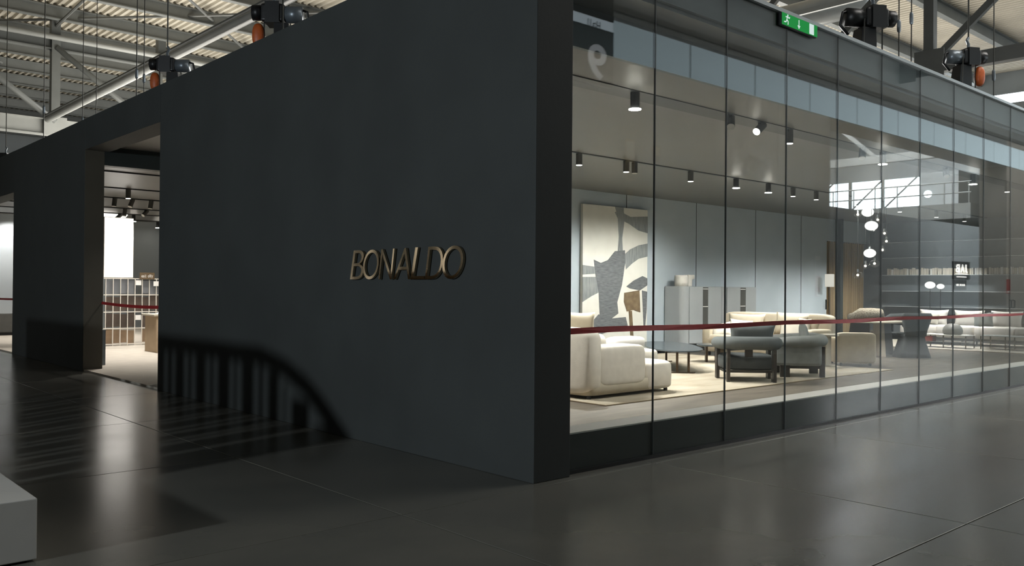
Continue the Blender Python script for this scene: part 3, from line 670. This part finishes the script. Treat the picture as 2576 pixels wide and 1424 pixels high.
s = thing('sofa', 'long beige sofa with many cushions before the grey back wall', 'sofa', (11.9, 4.3, 0.03))
MB().soft((0.55, 1.35, 0.20), (1.06, 2.7, 0.24), 0.15, 28, 10).build('base', 'sand_fabric', s, smooth=True)
for k in range(3): MB().soft((0.42, 0.45 + k * 0.9, 0.37), (0.84, 0.9, 0.22), 0.25, 24, 10).build('seat', 'beige_fabric', s, smooth=True)
MB().soft((0.98, 1.35, 0.58), (0.28, 2.7, 0.80), 0.22, 28, 14).build('backrest', 'beige_fabric', s, smooth=True)
MB().soft((0.45, 2.58, 0.43), (0.9, 0.26, 0.48), 0.28, 24, 12).build('arm', 'sand_fabric', s, smooth=True)
MB().soft((0.45, 0.12, 0.43), (0.9, 0.26, 0.48), 0.28, 24, 12).build('arm', 'sand_fabric', s, smooth=True)
for x in (0.1, 0.95):
    for y in (0.15, 1.35, 2.55): MB().lathe([(0.03, 0), (0.03, 0.09)], 8, (x, y, 0)).build('foot', 'black_metal', s)
def cushion(label, loc, w, h, t, m, rz, tilt=0, roll=0):
    c = thing('cushion', label, 'cushion', loc)
    rot = Matrix.Rotation(R(rz), 3, 'Z') @ Matrix.Rotation(R(tilt), 3, 'X') @ Matrix.Rotation(R(roll), 3, 'Y')
    MB().pillow((0, 0, 0), w, h, t, rot).build('cover', m, c, smooth=True)
cushion('big cream cushion at the left end of the long beige sofa', (12.62, 6.30, 0.76), 0.95, 0.44, 0.22, 'beige_fabric', -88, -10)
cushion('small white cushion before the big cream one on long sofa', (12.36, 6.28, 0.68), 0.58, 0.34, 0.16, 'white_fabric', -86, -14, 4)
cushion('cream cushion lying against the left arm of long sofa', (12.12, 6.62, 0.60), 0.46, 0.34, 0.18, 'ivory_fabric', -70, -20, -12)
cushion('large square cream cushion at the middle of the long sofa', (12.60, 5.15, 0.77), 0.80, 0.50, 0.22, 'beige_fabric', -90, -8, 3)
cushion('ivory cushion in front of the middle cushion of long sofa', (12.34, 4.92, 0.67), 0.75, 0.44, 0.18, 'ivory_fabric', -90, -14, -5)
cushion('sand cushion at the right end of the long beige sofa', (12.50, 4.72, 0.70), 0.52, 0.42, 0.18, 'sand_fabric', -84, -10, 8)

s = thing('tub_chair', 'boxy beige tub chair right of the grey armchairs', 'armchair', (12.05, 3.52, 0.042), R(-45))
MB().soft((0, -0.26, 0.35), (0.74, 0.24, 0.60), 0.22, 24, 14).build('backrest', 'sand_fabric', s, smooth=True)
for x in (-0.31, 0.31): MB().soft((x, 0.05, 0.30), (0.16, 0.62, 0.50), 0.25, 20, 12).build('arm', 'sand_fabric', s, smooth=True)
MB().soft((0, 0.05, 0.26), (0.56, 0.60, 0.36), 0.25, 20, 12).build('seat', 'sand_fabric', s, smooth=True)
for x, y in ((-0.28, -0.28), (0.28, -0.28), (-0.28, 0.28), (0.28, 0.28)): MB().lathe([(0.025, 0), (0.025, 0.07)], 8, (x, y, 0)).build('foot', 'black_metal', s)
s = thing('side_table', 'tall beige side table with round top beside the tub chair', 'table', (11.38, 3.66, 0.042))
MB().lathe([(0.19, 0.58), (0.21, 0.59), (0.21, 0.61), (0.20, 0.62)], 24).build('top', 'stone_beige', s)
MB().box(-0.10, -0.025, 0.02, 0.10, 0.025, 0.58).build('stem', 'stone_beige', s)
MB().lathe([(0.17, 0), (0.17, 0.02)], 24).build('base', 'stone_beige', s)

# cabinets and picture on the back wall
def cabinet(x0, x1, parts, label, round_left):
    c = thing('cabinet', label, 'cabinet', (x0, 7.78, 0.03))
    L = x1 - x0
    box(0.06, 0.06, 0, L - 0.06, 0.52, 0.17).build('plinth', 'black_metal', c)
    r = 0.16; n = 8
    prof = ([(r - r * math.cos(a), r - r * math.sin(a)) for a in [R(90) * k / n for k in range(n + 1)]] if round_left else [(0, 0)]) + [(L, 0.0), (L, 0.56), (0, 0.56)]
    prof = [(a, b + 0.02) for a, b in prof]
    MB().prism(prof, 0.17, 1.56, axis='z').build('body', 'lacquer_grey', c)
    for k, (a, b, kind) in enumerate(parts):
        if kind == 'd': box(a + 0.006, -0.004, 0.19, b - 0.006, 0.016, 1.54).build('door', 'lacquer_grey', c, bevel=0.003)
        else:
            nb = box(a, 0.0, 0.19, b, 0.018, 1.54).build('niche', 'niche_dark', c)
            for z in (0.62, 1.06, 1.49): box(a, -0.004, z, b, 0.0, z + 0.02).build('shelf', 'sign_white', nb)
    return c
cabinet(12.30, 13.82, [(0.20, 0.74, 'd'), (0.74, 0.95, 'n'), (0.95, 1.50, 'd')], 'left pale grey lacquered cabinet with sculpture on top', True)
cabinet(13.85, 15.39, [(0.20, 0.80, 'd'), (0.80, 1.03, 'n'), (1.03, 1.52, 'd')], 'right pale grey lacquered cabinet with dark open niche', True)
v = thing('sculpture', 'white rough ceramic sculpture of two blocks on the left cabinet', 'sculpture', (12.60, 8.0, 1.59))
MB().lathe([(0.155, 0), (0.165, 0.10), (0.16, 0.22), (0.15, 0.265)], 16, (-0.14, 0, 0)).build('cylinder_block', 'ceramic', v, smooth=True)
MB().prism([(0.04, 0), (0.20, 0), (0.20, 0.16), (0.30, 0.18), (0.30, 0.28), (0.04, 0.28)], -0.08, 0.08).build('hooked_block', 'ceramic', v, bevel=0.012)

pt = thing('painting', 'huge white canvas with sweeping grey brush strokes on the back wall', 'painting', (9.33, 8.30, 0.07))
box(0, 0, 0, 2.22, 0.07, 3.31).build('canvas', 'canvas', pt)
def stroke(name, m, pts, y):
    poly = [(max(0.0, min(2.22, (a - 152) / 373 * 2.22)), max(0, min(3.31, (975 - b) / 838 * 3.31 + (a - 152) / 373 * 0.10))) for a, b in pts]
    MB().prism(poly, y, 0.002).build(name, m, pt)
stroke('brush_stroke', 'paint_grey', [(330, 140), (380, 144), (383, 240), (372, 330), (378, 432), (345, 440), (352, 320), (346, 220)], -0.004)
stroke('brush_stroke', 'paint_grey', [(328, 180), (350, 170), (420, 205), (525, 200), (525, 300), (470, 285), (410, 245), (345, 215)], -0.006)
stroke('brush_stroke', 'paint_grey', [(385, 425), (420, 395), (470, 372), (525, 362), (525, 440), (470, 452), (430, 480), (395, 512)], -0.005)
stroke('brush_stroke', 'paint_slate', [(212, 450), (250, 470), (290, 455), (330, 405), (388, 400), (390, 470), (372, 600), (345, 700), (352, 765), (300, 800), (250, 830), (240, 640), (222, 540)], -0.008)
stroke('brush_stroke', 'paint_grey', [(152, 478), (216, 490), (222, 530), (152, 532)], -0.005)
stroke('brush_stroke', 'paint_grey', [(152, 545), (236, 548), (244, 635), (200, 655), (152, 684)], -0.006)
stroke('brush_stroke', 'paint_slate', [(172, 835), (240, 760), (300, 790), (395, 790), (412, 862), (330, 858), (262, 872), (200, 860)], -0.010)
stroke('brush_stroke', 'paint_slate', [(398, 612), (440, 580), (495, 555), (525, 570), (525, 612), (480, 640), (420, 625)], -0.006)
stroke('brush_stroke', 'paint_slate', [(492, 640), (525, 650), (522, 760), (514, 852), (504, 850), (498, 740)], -0.005)
stroke('brush_stroke', 'paint_brown', [(386, 648), (476, 638), (482, 770), (440, 752), (402, 758), (384, 700)], -0.012)
stroke('brush_stroke', 'paint_brown', [(413, 755), (432, 757), (442, 905), (424, 900)], -0.010)

# ------------------------------------------------------------------ dining group and pendants
tb = thing('dining_table', 'round pale dining table on panel legs below the glass pendants', 'table', (15.2, 4.55, 0.03))
MB().lathe([(0.78, 0.755), (0.82, 0.77), (0.82, 0.785), (0.80, 0.795)], 40).build('top', 'stone_beige', tb)
for a, m in ((225, 'stone_beige'), (345, 'dark_wood'), (105, 'dark_wood')):
    lg = MB().prism([(0.12, 0), (0.62, 0), (0.50, 0.76), (0.08, 0.76)], -0.05, 0.05).build('leg', m, tb); lg.rotation_euler = (0, 0, R(a))
def barrel_chair(loc, rz, label, m, back_top):
    c = thing('dining_chair', label, 'chair', loc, rz)
    MB().soft((0, 0.05, 0.42), (0.56, 0.54, 0.16), 0.35, 20, 10).build('seat', m, c, smooth=True)
    pts = [(-0.30, 0.16), (-0.32, -0.08), (-0.22, -0.25), (0, -0.31), (0.22, -0.25), (0.32, -0.08), (0.30, 0.16)]
    MB().tube([(a, b, back_top - 0.18 - (0.10 if abs(a) > 0.29 else 0)) for a, b in pts], [0.10, 0.12, 0.14, 0.15, 0.14, 0.12, 0.10], 12).build('backrest', m, c, smooth=True)
    MB().tube([(-0.2, -0.24, 0.42), (-0.2, -0.26, back_top - 0.2)], 0.03, 6).tube([(0.2, -0.24, 0.42), (0.2, -0.26, back_top - 0.2)], 0.03, 6).build('back_post', 'dark_wood', c)
    for x, y in ((-0.22, -0.2), (0.22, -0.2), (-0.22, 0.25), (0.22, 0.25)): MB().tube([(x, y, 0), (x * 0.9, y * 0.9, 0.38)], 0.022, 8).build('leg', 'dark_wood', c)
barrel_chair((16.65, 5.45, 0.03), R(-42), 'nubbly boucle dining chair behind the round dining table', 'boucle', 1.10)
barrel_chair((16.35, 4.55, 0.03), R(90), 'slate grey dining chair right of the round dining table', 'dark_grey_fabric', 0.98)
c = thing('dining_chair', 'dark hourglass-shaped upholstered chair right of the dining table', 'chair', (15.15, 3.66, 0.03), R(-42))
def ring(w, d, y, z, n=20, e=0.35):
    sgp = lambda q: math.copysign(abs(q) ** e, q)
    return [(sgp(math.cos(2 * math.pi * k / n)) * w / 2, y + sgp(math.sin(2 * math.pi * k / n)) * d / 2, z) for k in range(n)]
MB().loft([ring(0.72, 0.56, 0, 0.0), ring(0.66, 0.52, 0, 0.12), ring(0.52, 0.46, 0, 0.34), ring(0.46, 0.44, 0, 0.46), ring(0.52, 0.50, 0.02, 0.52)]).build('skirt', 'dark_grey_fabric', c, smooth=True)
MB().loft([ring(0.46, 0.12, -0.18, 0.48), ring(0.50, 0.13, -0.20, 0.62), ring(0.60, 0.13, -0.23, 0.80), ring(0.66, 0.11, -0.26, 0.94), ring(0.60, 0.07, -0.27, 1.00)]).build('backrest', 'grey_fabric', c, smooth=True)
MB().prism([(0.18, 0.34), (0.26, 0.30), (0.42, 0.06), (0.30, 0.03)], -0.02, 0.10).build('flap', 'pale_grey_fabric', c)
pend = [(15.147, 4.917, 1.886, .24, 0), (15.278, 4.798, 2.102, .19, 0), (15.438, 4.655, 2.16, .24, 0), (15.354, 4.731, 2.402, .28, 1), (15.575, 4.531, 2.48, .13, 0), (15.644, 4.469, 2.686, .17, 0),
        (15.609, 4.501, 2.873, .16, 0), (15.379, 4.708, 3.048, .30, 1), (15.489, 4.608, 3.19, .19, 0), (15.315, 4.766, 3.366, .28, 1), (15.141, 4.922, 3.308, .17, 0), (15.28, 4.60, 2.95, .13, 0)]
off = [(0, 0), (0.18, 0.1), (-0.1, 0.2), (0.1, -0.15), (0.0, 0.0), (0.1, 0.2), (-0.15, 0.05), (-0.22, -0.1), (0.2, 0.12), (0.12, 0.22), (-0.1, -0.1), (0.3, 0.2)]
ordn = ['lowest', 'second lowest', 'third from the bottom', 'fourth from the bottom', 'fifth from the bottom', 'sixth from the bottom', 'seventh from the bottom', 'ninth from the bottom', 'tenth from the bottom', 'topmost white', 'topmost clear', 'eighth from the bottom']
for i, (x, y, z, w, opal) in enumerate(pend):
    # keep each globe in the cluster but spread it a little in depth
    kx, ky = (x + 4.6218), (y + 4.8591); f_ = 1 + 0.02 * off[i][0]
    x, y, z, w = -4.6218 + kx * f_, -4.8591 + ky * f_, 1.5 + (z - 1.5) * f_, w * f_
    p = thing('pendant_lamp', ordn[i] + (' opal white' if opal else ' clear glass') + ' globe pendant over the dining table', 'pendant', (x, y, z), 0, 'globe pendants over the dining table')
    h = 0.37 * w
    prof = [(0.02, -h)] + [(w / 2 * math.cos(a), h * math.sin(a)) for a in [R(-75 + 15 * k) for k in range(11)]] + [(0.02, h)]
    MB().lathe(prof, 20).build('globe', 'opal_on' if opal else 'bulb_glass', p, smooth=True)
    MB().lathe([(0.018, h - 0.02), (0.022, h), (0.02, h + 0.05)], 10).build('cap', 'trim_metal', p)
    MB().tube([(0, 0, h + 0.05), (0, 0, 3.70 - z)], 0.004, 5).build('cord', 'black_metal', p)
    if not opal:
        MB().soft((0, 0, 0), (0.05, 0.05, 0.05), 1.0, 10, 8).build('bulb', 'filament', p, smooth=True)
        MB().tube([(0, 0, 0.02), (0, 0, h)], 0.006, 5).build('stem', 'trim_metal', p)

# ------------------------------------------------------------------ right end: white sofa, low tables, shelves, curtain
s = thing('sofa', 'long white sofa on thin dark frame at the right end', 'sofa', (20.4, 1.3, 0.042))
box(0.05, 0.0, 0.14, 1.25, 5.0, 0.20).build('frame', 'dark_wood', s)
for k in range(5): MB().soft((0.6, 0.5 + k * 1.0, 0.36), (1.2, 1.0, 0.34), 0.2, 24, 10).build('seat', 'white_fabric', s, smooth=True)
for k in range(5):
    MB().pillow((0, 0, 0), 0.82, 0.52, 0.26, Matrix.Rotation(R(-90), 3, 'Z') @ Matrix.Rotation(R(-10), 3, 'X')).build('back_cushion', 'white_fabric', s, smooth=True, loc=(1.02, 0.55 + k * 0.97, 0.70))
box(1.16, 0.05, 0.20, 1.22, 4.95, 0.62).build('back_frame', 'dark_wood', s)
for x in (0.12, 1.15):
    for y in (0.1, 1.7, 3.3, 4.9): box(x - 0.02, y - 0.02, 0, x + 0.02, y + 0.02, 0.14).build('leg', 'dark_wood', s)
cushion('grey square cushion on the white sofa', (21.05, 4.25, 0.74), 0.52, 0.42, 0.16, 'pale_grey_fabric', -90, -14, -6)
cushion('off-white square cushion on the left part of the white sofa', (21.05, 5.65, 0.73), 0.46, 0.38, 0.15, 'ivory_fabric', -90, -14, 5)
def low_table(loc, L, W, H, label, m):
    t = thing('coffee_table', label, 'table', loc)
    box(-W / 2, 0, H - 0.02, W / 2, L, H).build('top', m, t, bevel=0.003)
    for x in (-W / 2 + 0.02, W / 2 - 0.02):
        for y in (0.02, L * 0.5, L - 0.02): box(x - 0.012, y - 0.012, 0, x + 0.012, y + 0.012, H - 0.02).build('leg', 'bronze', t)
    box(-W / 2 + 0.03, 0.03, H * 0.42, W / 2 - 0.03, L - 0.03, H * 0.45).build('lower_shelf', 'smoke_top', t)
    return t
low_table((19.35, 3.95, 0.042), 1.15, 0.6, 0.345, 'low white-topped coffee table carrying the grey dome bowl', 'white_board')
low_table((19.75, 2.55, 0.042), 1.2, 0.7, 0.355, 'low coffee table nearest the right edge before the white sofa', 'shelf_glass')
b = thing('dome_bowl', 'upturned grey stoneware bowl on the low white-topped table', 'bowl', (19.35, 4.40, 0.387))
MB().lathe([(0.20, 0.0), (0.235, 0.03), (0.245, 0.10), (0.225, 0.18), (0.17, 0.25), (0.09, 0.285), (0.02, 0.29)], 28).build('shell', 'stoneware', b, smooth=True)
b = thing('box', 'small dark red box on the lower shelf of the white-topped table', 'box', (19.2, 4.93, 0.20))
box(-0.12, -0.12, 0, 0.12, 0.08, 0.13).build('carton', 'box_red', b); box(-0.122, -0.122, 0.10, 0.122, 0.082, 0.135).build('lid', 'box_red', b)
for x, y, z, w, lab in ((22.55, 6.30, 1.70, 0.30, 'floor lamp with large glowing white globe behind the white sofa'), (22.62, 6.02, 1.66, 0.22, 'floor lamp with smaller glowing white globe behind the white sofa')):
    p = thing('floor_lamp', lab, 'lamp', (x, y, 0.042))
    MB().lathe([(0.12, 0), (0.12, 0.02)], 20).build('base', 'black_metal', p)
    MB().tube([(0, 0, 0.02), (0, 0, z - 0.1)], 0.012, 8).build('stem', 'black_metal', p)
    MB().soft((0, 0, z - 0.03), (w, w, w * 0.72), 1.0, 20, 12).build('globe', 'opal_on', p, smooth=True)
sh = thing('shelving', 'thin glass wall shelves on the grey end wall', 'shelf', (22.7, 1.0, 0))
for z in (1.04, 1.52, 2.02, 2.56, 3.05): box(0, 0, z - 0.008, 0.30, 6.85, z + 0.008).build('shelf', 'shelf_glass', sh)
random.seed(11); y = 7.72; i = 0
while y > 3.2:
    w = random.uniform(0.035, 0.075); h = random.uniform(0.17, 0.22)
    b = thing('book', 'pale book standing in the row on the end wall shelf', 'book', (22.76, y - w, 2.029), 0, 'pale books in a row on the end wall shelf')
    box(0, 0, 0, 0.16, w * 0.9, h).build('cover', random.choice(['book_pale', 'book_pale', 'sign_white', 'stone_beige']), b)
    y -= w + (0.05 if random.random() < 0.12 else 0.004); i += 1
cu = thing('curtain', 'tan pleated curtain closing the gap right of the grey wall', 'curtain', (20.2, 8.62, 0.03))
nn = 120; A = [(2.8 * k / nn, 0.05 * math.sin(k * 0.95) + 0.02 * math.sin(k * 2.3 + 1)) for k in range(nn + 1)]
MB().add([(a, b, 0) for a, b in A] + [(a, b, 3.02) for a, b in A] + [(a, b + 0.01, 0) for a, b in A] + [(a, b + 0.01, 3.02) for a, b in A],
         [(k, k + 1, nn + 2 + k, nn + 1 + k) for k in range(nn)] + [(2 * nn + 3 + k, 2 * nn + 2 + k, 3 * nn + 3 + k, 3 * nn + 4 + k) for k in range(nn)]).build('cloth', 'curtain', cu, smooth=True)
box(-0.02, -0.03, 3.0, 2.8, 0.05, 3.03).build('rail', 'black_metal', cu)
struct('pillar', box(20.52, 8.12, 0.03, 20.69, 8.29, 3.70), 'black_board')
p = thing('floor_lamp', 'floor lamp with tall rectangular cream shade by the grey wall end', 'lamp', (19.78, 8.08, 0.03))
MB().lathe([(0.11, 0), (0.11, 0.02)], 20).build('base', 'black_metal', p)
MB().tube([(0, 0, 0.02), (0, 0, 1.66)], 0.010, 8).build('stem', 'black_metal', p)
box(-0.10, -0.10, 1.60, 0.10, 0.10, 1.98).build('shade', 'shade_on', p, bevel=0.01)

# ------------------------------------------------------------------ seen through the doorway
rk = thing('sample_rack', 'white wire grid rack of dark fabric samples beyond the doorway', 'rack', (2.16, 17.40, 0.03))
for z in (0.03, 0.42, 0.82, 1.24, 1.64): box(0, -0.012, z - 0.010, 1.60, 0.012, z + 0.010).build('rail', 'rack_white', rk)
for k in range(10): box(0.05 + k * 0.172 - 0.008, -0.014, 0, 0.05 + k * 0.172 + 0.008, 0.010, 1.65).build('upright', 'rack_white', rk)
for r_, (z0, z1, m) in enumerate(((0.05, 0.40, 'swatch_brown'), (0.44, 0.80, 'swatch_dark'), (0.84, 1.22, 'swatch_dark'), (1.26, 1.62, 'swatch_grey'))):
    for k in range(9):
        if k == 4 and r_ != 2: continue
        x0 = 0.05 + k * 0.172
        o = box(x0 + 0.012, 0.012, z0 + 0.01 * ((k * 7 + r_) % 3), x0 + 0.160, 0.030, z1 - 0.012 * ((k * 5 + r_) % 4)).build('fabric_sample', m, rk)
for x, z in ((0.75, 1.48), (1.18, 1.46), (0.75, 0.62)): box(x, -0.02, z, x + 0.13, -0.014, z + 0.12).build('price_card', 'sign_white', rk)
lb = thing('light_box', 'tall glowing white light box above the fabric sample rack', 'light box', (2.16, 17.40, 1.69))
box(0, 0, 0, 0.69, 0.10, 1.47).build('housing', 'rack_white', lb); box(0.012, -0.006, 0.012, 0.678, 0.0, 1.458).build('face', 'lightbox', lb)
es = thing('exit_only_sign', 'dark exit only sign on the fabric sample rack', 'sign', (3.18, 17.368, 1.74))
box(-0.18, 0, -0.085, 0.18, 0.02, 0.085).build('board', 'sign_brown', es); text_row('exit only', 'sign_white', es, (0, -0.003, 0), 0.28, 0.075, FACE_NEG_Y)
tb = thing('counter', 'beige panel counter at the right side of the doorway view', 'counter', (2.40, 14.55, 0.03))
box(0, 0, 0, 0.04, 0.7, 0.80).build('side_panel', 'beige_board', tb); box(0.04, 0.04, 0, 0.9, 0.08, 0.80).build('front_panel', 'beige_board', tb); box(-0.07, -0.05, 0.80, 0.95, 0.75, 0.845).build('top', 'stone_beige', tb, bevel=0.012)
v = thing('paper_stack', 'slanting white brochure stand on the beige counter', 'brochure', (2.56, 14.75, 0.876))
MB().prism([(0, 0), (0.3, 0), (0.3, 0.20), (0.26, 0.22)], 0, 0.25).build('stand', 'sign_white', v)
g = thing('plinth', 'low glossy grey plinth beside the left doorway jamb', 'plinth', (0.40, 12.12, 0.03))
box(0.0, 0.0, 0.0, 0.20, 0.28, 0.64).build('block', 'hoist_grey', g, bevel=0.004); box(-0.005, -0.005, 0.64, 0.205, 0.285, 0.655).build('cap', 'trim_metal', g)
g = thing('low_cabinet', 'low dark cabinet in the far left opening', 'cabinet', (1.05, 23.6, 0.03))
box(0, 0, 0.08, 1.2, 0.5, 0.62).build('body', 'niche_dark', g); box(0.02, -0.01, 0.1, 0.59, 0.0, 0.6).build('door', 'niche_dark', g); box(0.61, -0.01, 0.1, 1.18, 0.0, 0.6).build('door', 'sign_white', g); box(0.05, 0.05, 0, 1.15, 0.45, 0.08).build('plinth', 'black_metal', g)

# ------------------------------------------------------------------ foreground plinth and the added shadow-casting screen left of the view
w = thing('bench_block', 'white block bench at the lower left corner', 'bench', (-3.354, 0.375, 0))
box(-1.5, 0, 0.012, 0, 1.9, 0.343).build('block', 'bench_white', w, bevel=0.006); box(-1.46, 0.04, 0, -0.04, 1.86, 0.012).build('foot', 'joint_dark', w)
sc = thing('slatted_screen', 'low timber screen of upright slats left of the view', 'screen', (-5.0, 0, 0))
top = [(a, b + 0.214 if b else 0) for a, b in [(1.48, 0), (1.52, 1.07), (1.69, 1.18), (1.87, 1.30), (2.1, 1.42), (2.4, 1.52), (2.8, 1.585), (9.6, 1.59), (9.6, 1.46), (2.75, 1.455), (2.4, 1.39), (2.1, 1.29), (1.9, 1.17), (1.75, 1.05), (1.62, 0)]]
MB().prism(top, -0.03, 0.03, axis='x').build('top_rail', 'timber', sc)
y = 1.62
def topz(y): return 0.214 + (1.46 if y > 2.75 else 1.05 + (y - 1.75) / 1.0 * 0.40 if y > 1.75 else 1.0)
k = 0
slits = [(1.975, 2.06), (2.30, 2.39), (2.42, 2.50), (2.66, 2.75), (2.81, 2.90), (3.10, 3.20), (3.24, 3.33), (3.54, 3.64), (3.69, 3.79), (3.99, 4.09), (4.15, 4.25), (4.44, 4.53), (4.62, 4.71), (4.9, 5.0), (5.06, 5.16), (5.36, 5.46), (5.5, 5.6), (5.8, 5.9)]
prev = 1.60
for a, b in slits + [(7.2, 7.202), (8.4, 8.402), (9.6, 9.7)]:
    box(-0.02, prev, 0, 0.02, a, topz((prev + a) / 2) + 0.03).build('slat', 'timber', sc); prev = b

# ------------------------------------------------------------------ opposite side of the aisle (seen mirrored in the glass)
h9 = thing('hall_sign', 'dark hanging board with a big 9 mirrored in the first glass pane', 'sign', (7.0, -6.06, 5.32))
box(-0.95, -0.03, 0, 0.86, 0.06, 2.9).build('board', 'sign_black', h9)
box(-0.95, 0.06, 1.06, 0.86, 0.064, 1.24).build('light_strip', 'strip_lit', h9)  # glowing band painted in for lamp glare on the glossy board
text_part('numeral', '9', 'numeral_lit', h9, (0.41, 0.065, 0.42), FACE_POS_Y, 1, 0.004, 0, 0.018, fit=(0.50, 0.66))
text_row('Hall', 'sign_black', h9, (0.30, 0.067, 1.10), 0.36, 0.16, FACE_POS_Y, 0.003)
def wall_sign(name, x, z, w, h, m, label, extra=None):
    o = thing(name, label, 'sign', (x, -6.09, z))
    box(-w / 2, 0, -h / 2, w / 2, 0.02, h / 2).build('board', m, o)
    for (a, b, c, d, mm) in extra or []: box(a, 0.02, b, c, 0.026, d).build('print', mm, o)
    return o
wall_sign('escape_plan', 8.46, 4.03, 0.26, 0.80, 'sign_beige', 'tall beige escape plan sign mirrored beside the first glass joint', [(-0.11, 0.02, 0.11, 0.36, 'sign_white'), (-0.11, -0.36, 0.11, -0.05, 'sign_brown')])
wall_sign('escape_plan', 8.46, 3.33, 0.24, 0.30, 'sign_brown', 'small brown sign mirrored under the tall escape plan', [(-0.08, -0.08, 0.08, 0.10, 'sign_beige'), (-0.08, -0.14, 0.08, -0.11, 'sign_white')])
wall_sign('notice', 9.27, 4.24, 0.22, 0.34, 'sign_brown', 'small brown notice mirrored across the first glass joint', [(-0.08, -0.04, 0.08, 0.13, 'sign_beige')])
wall_sign('notice', 15.68, 2.18, 0.30, 0.55, 'sign_grey', 'grey notice mirrored near the open gate edge', [(-0.12, 0.10, 0.12, 0.20, 'sign_white')])
wall_sign('notice', 15.72, 1.62, 0.20, 0.52, 'sign_red', 'red and white notice mirrored under the grey notice', [(-0.08, -0.24, 0.08, -0.14, 'sign_white'), (-0.06, -0.02, 0.06, 0.20, 'sign_beige')])
wall_sign('notice', 28.95, 1.72, 0.34, 0.50, 'sign_red', 'red notice mirrored on the pale door leaf at the right', [(-0.12, -0.22, 0.12, -0.15, 'sign_white')])
# neighbouring hall beyond the gate
struct('partition', box(21.0, -10.2, 0, 43, -9.3, 4.3), 'partition_grey')
j = thing('shop_sign', 'black backlit shop sign with three white capitals mirrored at right', 'sign', (33.2, -9.28, 2.40))
box(-0.88, -0.02, -0.36, 0.88, 0.03, 0.36).build('board', 'sign_black', j)
text_row('JAB', 'sign_lit', j, (0, 0.034, 0.08), 1.25, 0.34, FACE_POS_Y, 0.003, 0.03)
box(-0.66, 0.031, -0.155, 0.66, 0.036, -0.13).build('rule', 'sign_lit', j)
mb = MB()
for k in range(10): mb.box(-0.52 + k * 0.104, 0.031, -0.29, -0.46 + k * 0.104, 0.036, -0.24)
tag(mb.build('small_print', 'sign_lit', j), kind='stuff')
j = thing('shop_sign', 'smaller black sign with a white strip mirrored under the lettered one', 'sign', (33.1, -9.28, 1.80))
box(-0.62, -0.02, -0.20, 0.62, 0.03, 0.20).build('board', 'sign_black', j)
mb = MB()
for a, b in ((-0.45, -0.2), (-0.1, 0.06), (0.12, 0.22), (0.28, 0.42)): mb.box(a, 0.031, -0.04, b, 0.036, 0.04)
tag(mb.build('small_print', 'sign_lit', j), kind='stuff')
mz = sgroup('mezzanine_floor')
box(37.5, -23.0, 4.9, 46, -10.5, 5.6).build('deck', 'steel_dark', mz)
box(43.2, -15.2, 5.6, 46, -13.2, 7.9).build('cabin', 'panel_grey', mz)
for y in (-14.75,): MB().tube([(43.14, y, 6.75), (43.2, y, 6.75)], 0.20, 20).build('porthole', 'window_sky', mz)
for y in [-10.6 - 1.1 * k for k in range(12)]: MB().tube([(37.6, y, 5.6), (37.6, y, 6.6)], 0.03, 6).build('rail_post', 'steel_paint', mz)
for z in (6.1, 6.6): MB().tube([(37.6, -23, z), (37.6, -10.5, z)], 0.03, 6).build('rail', 'steel_paint', mz)
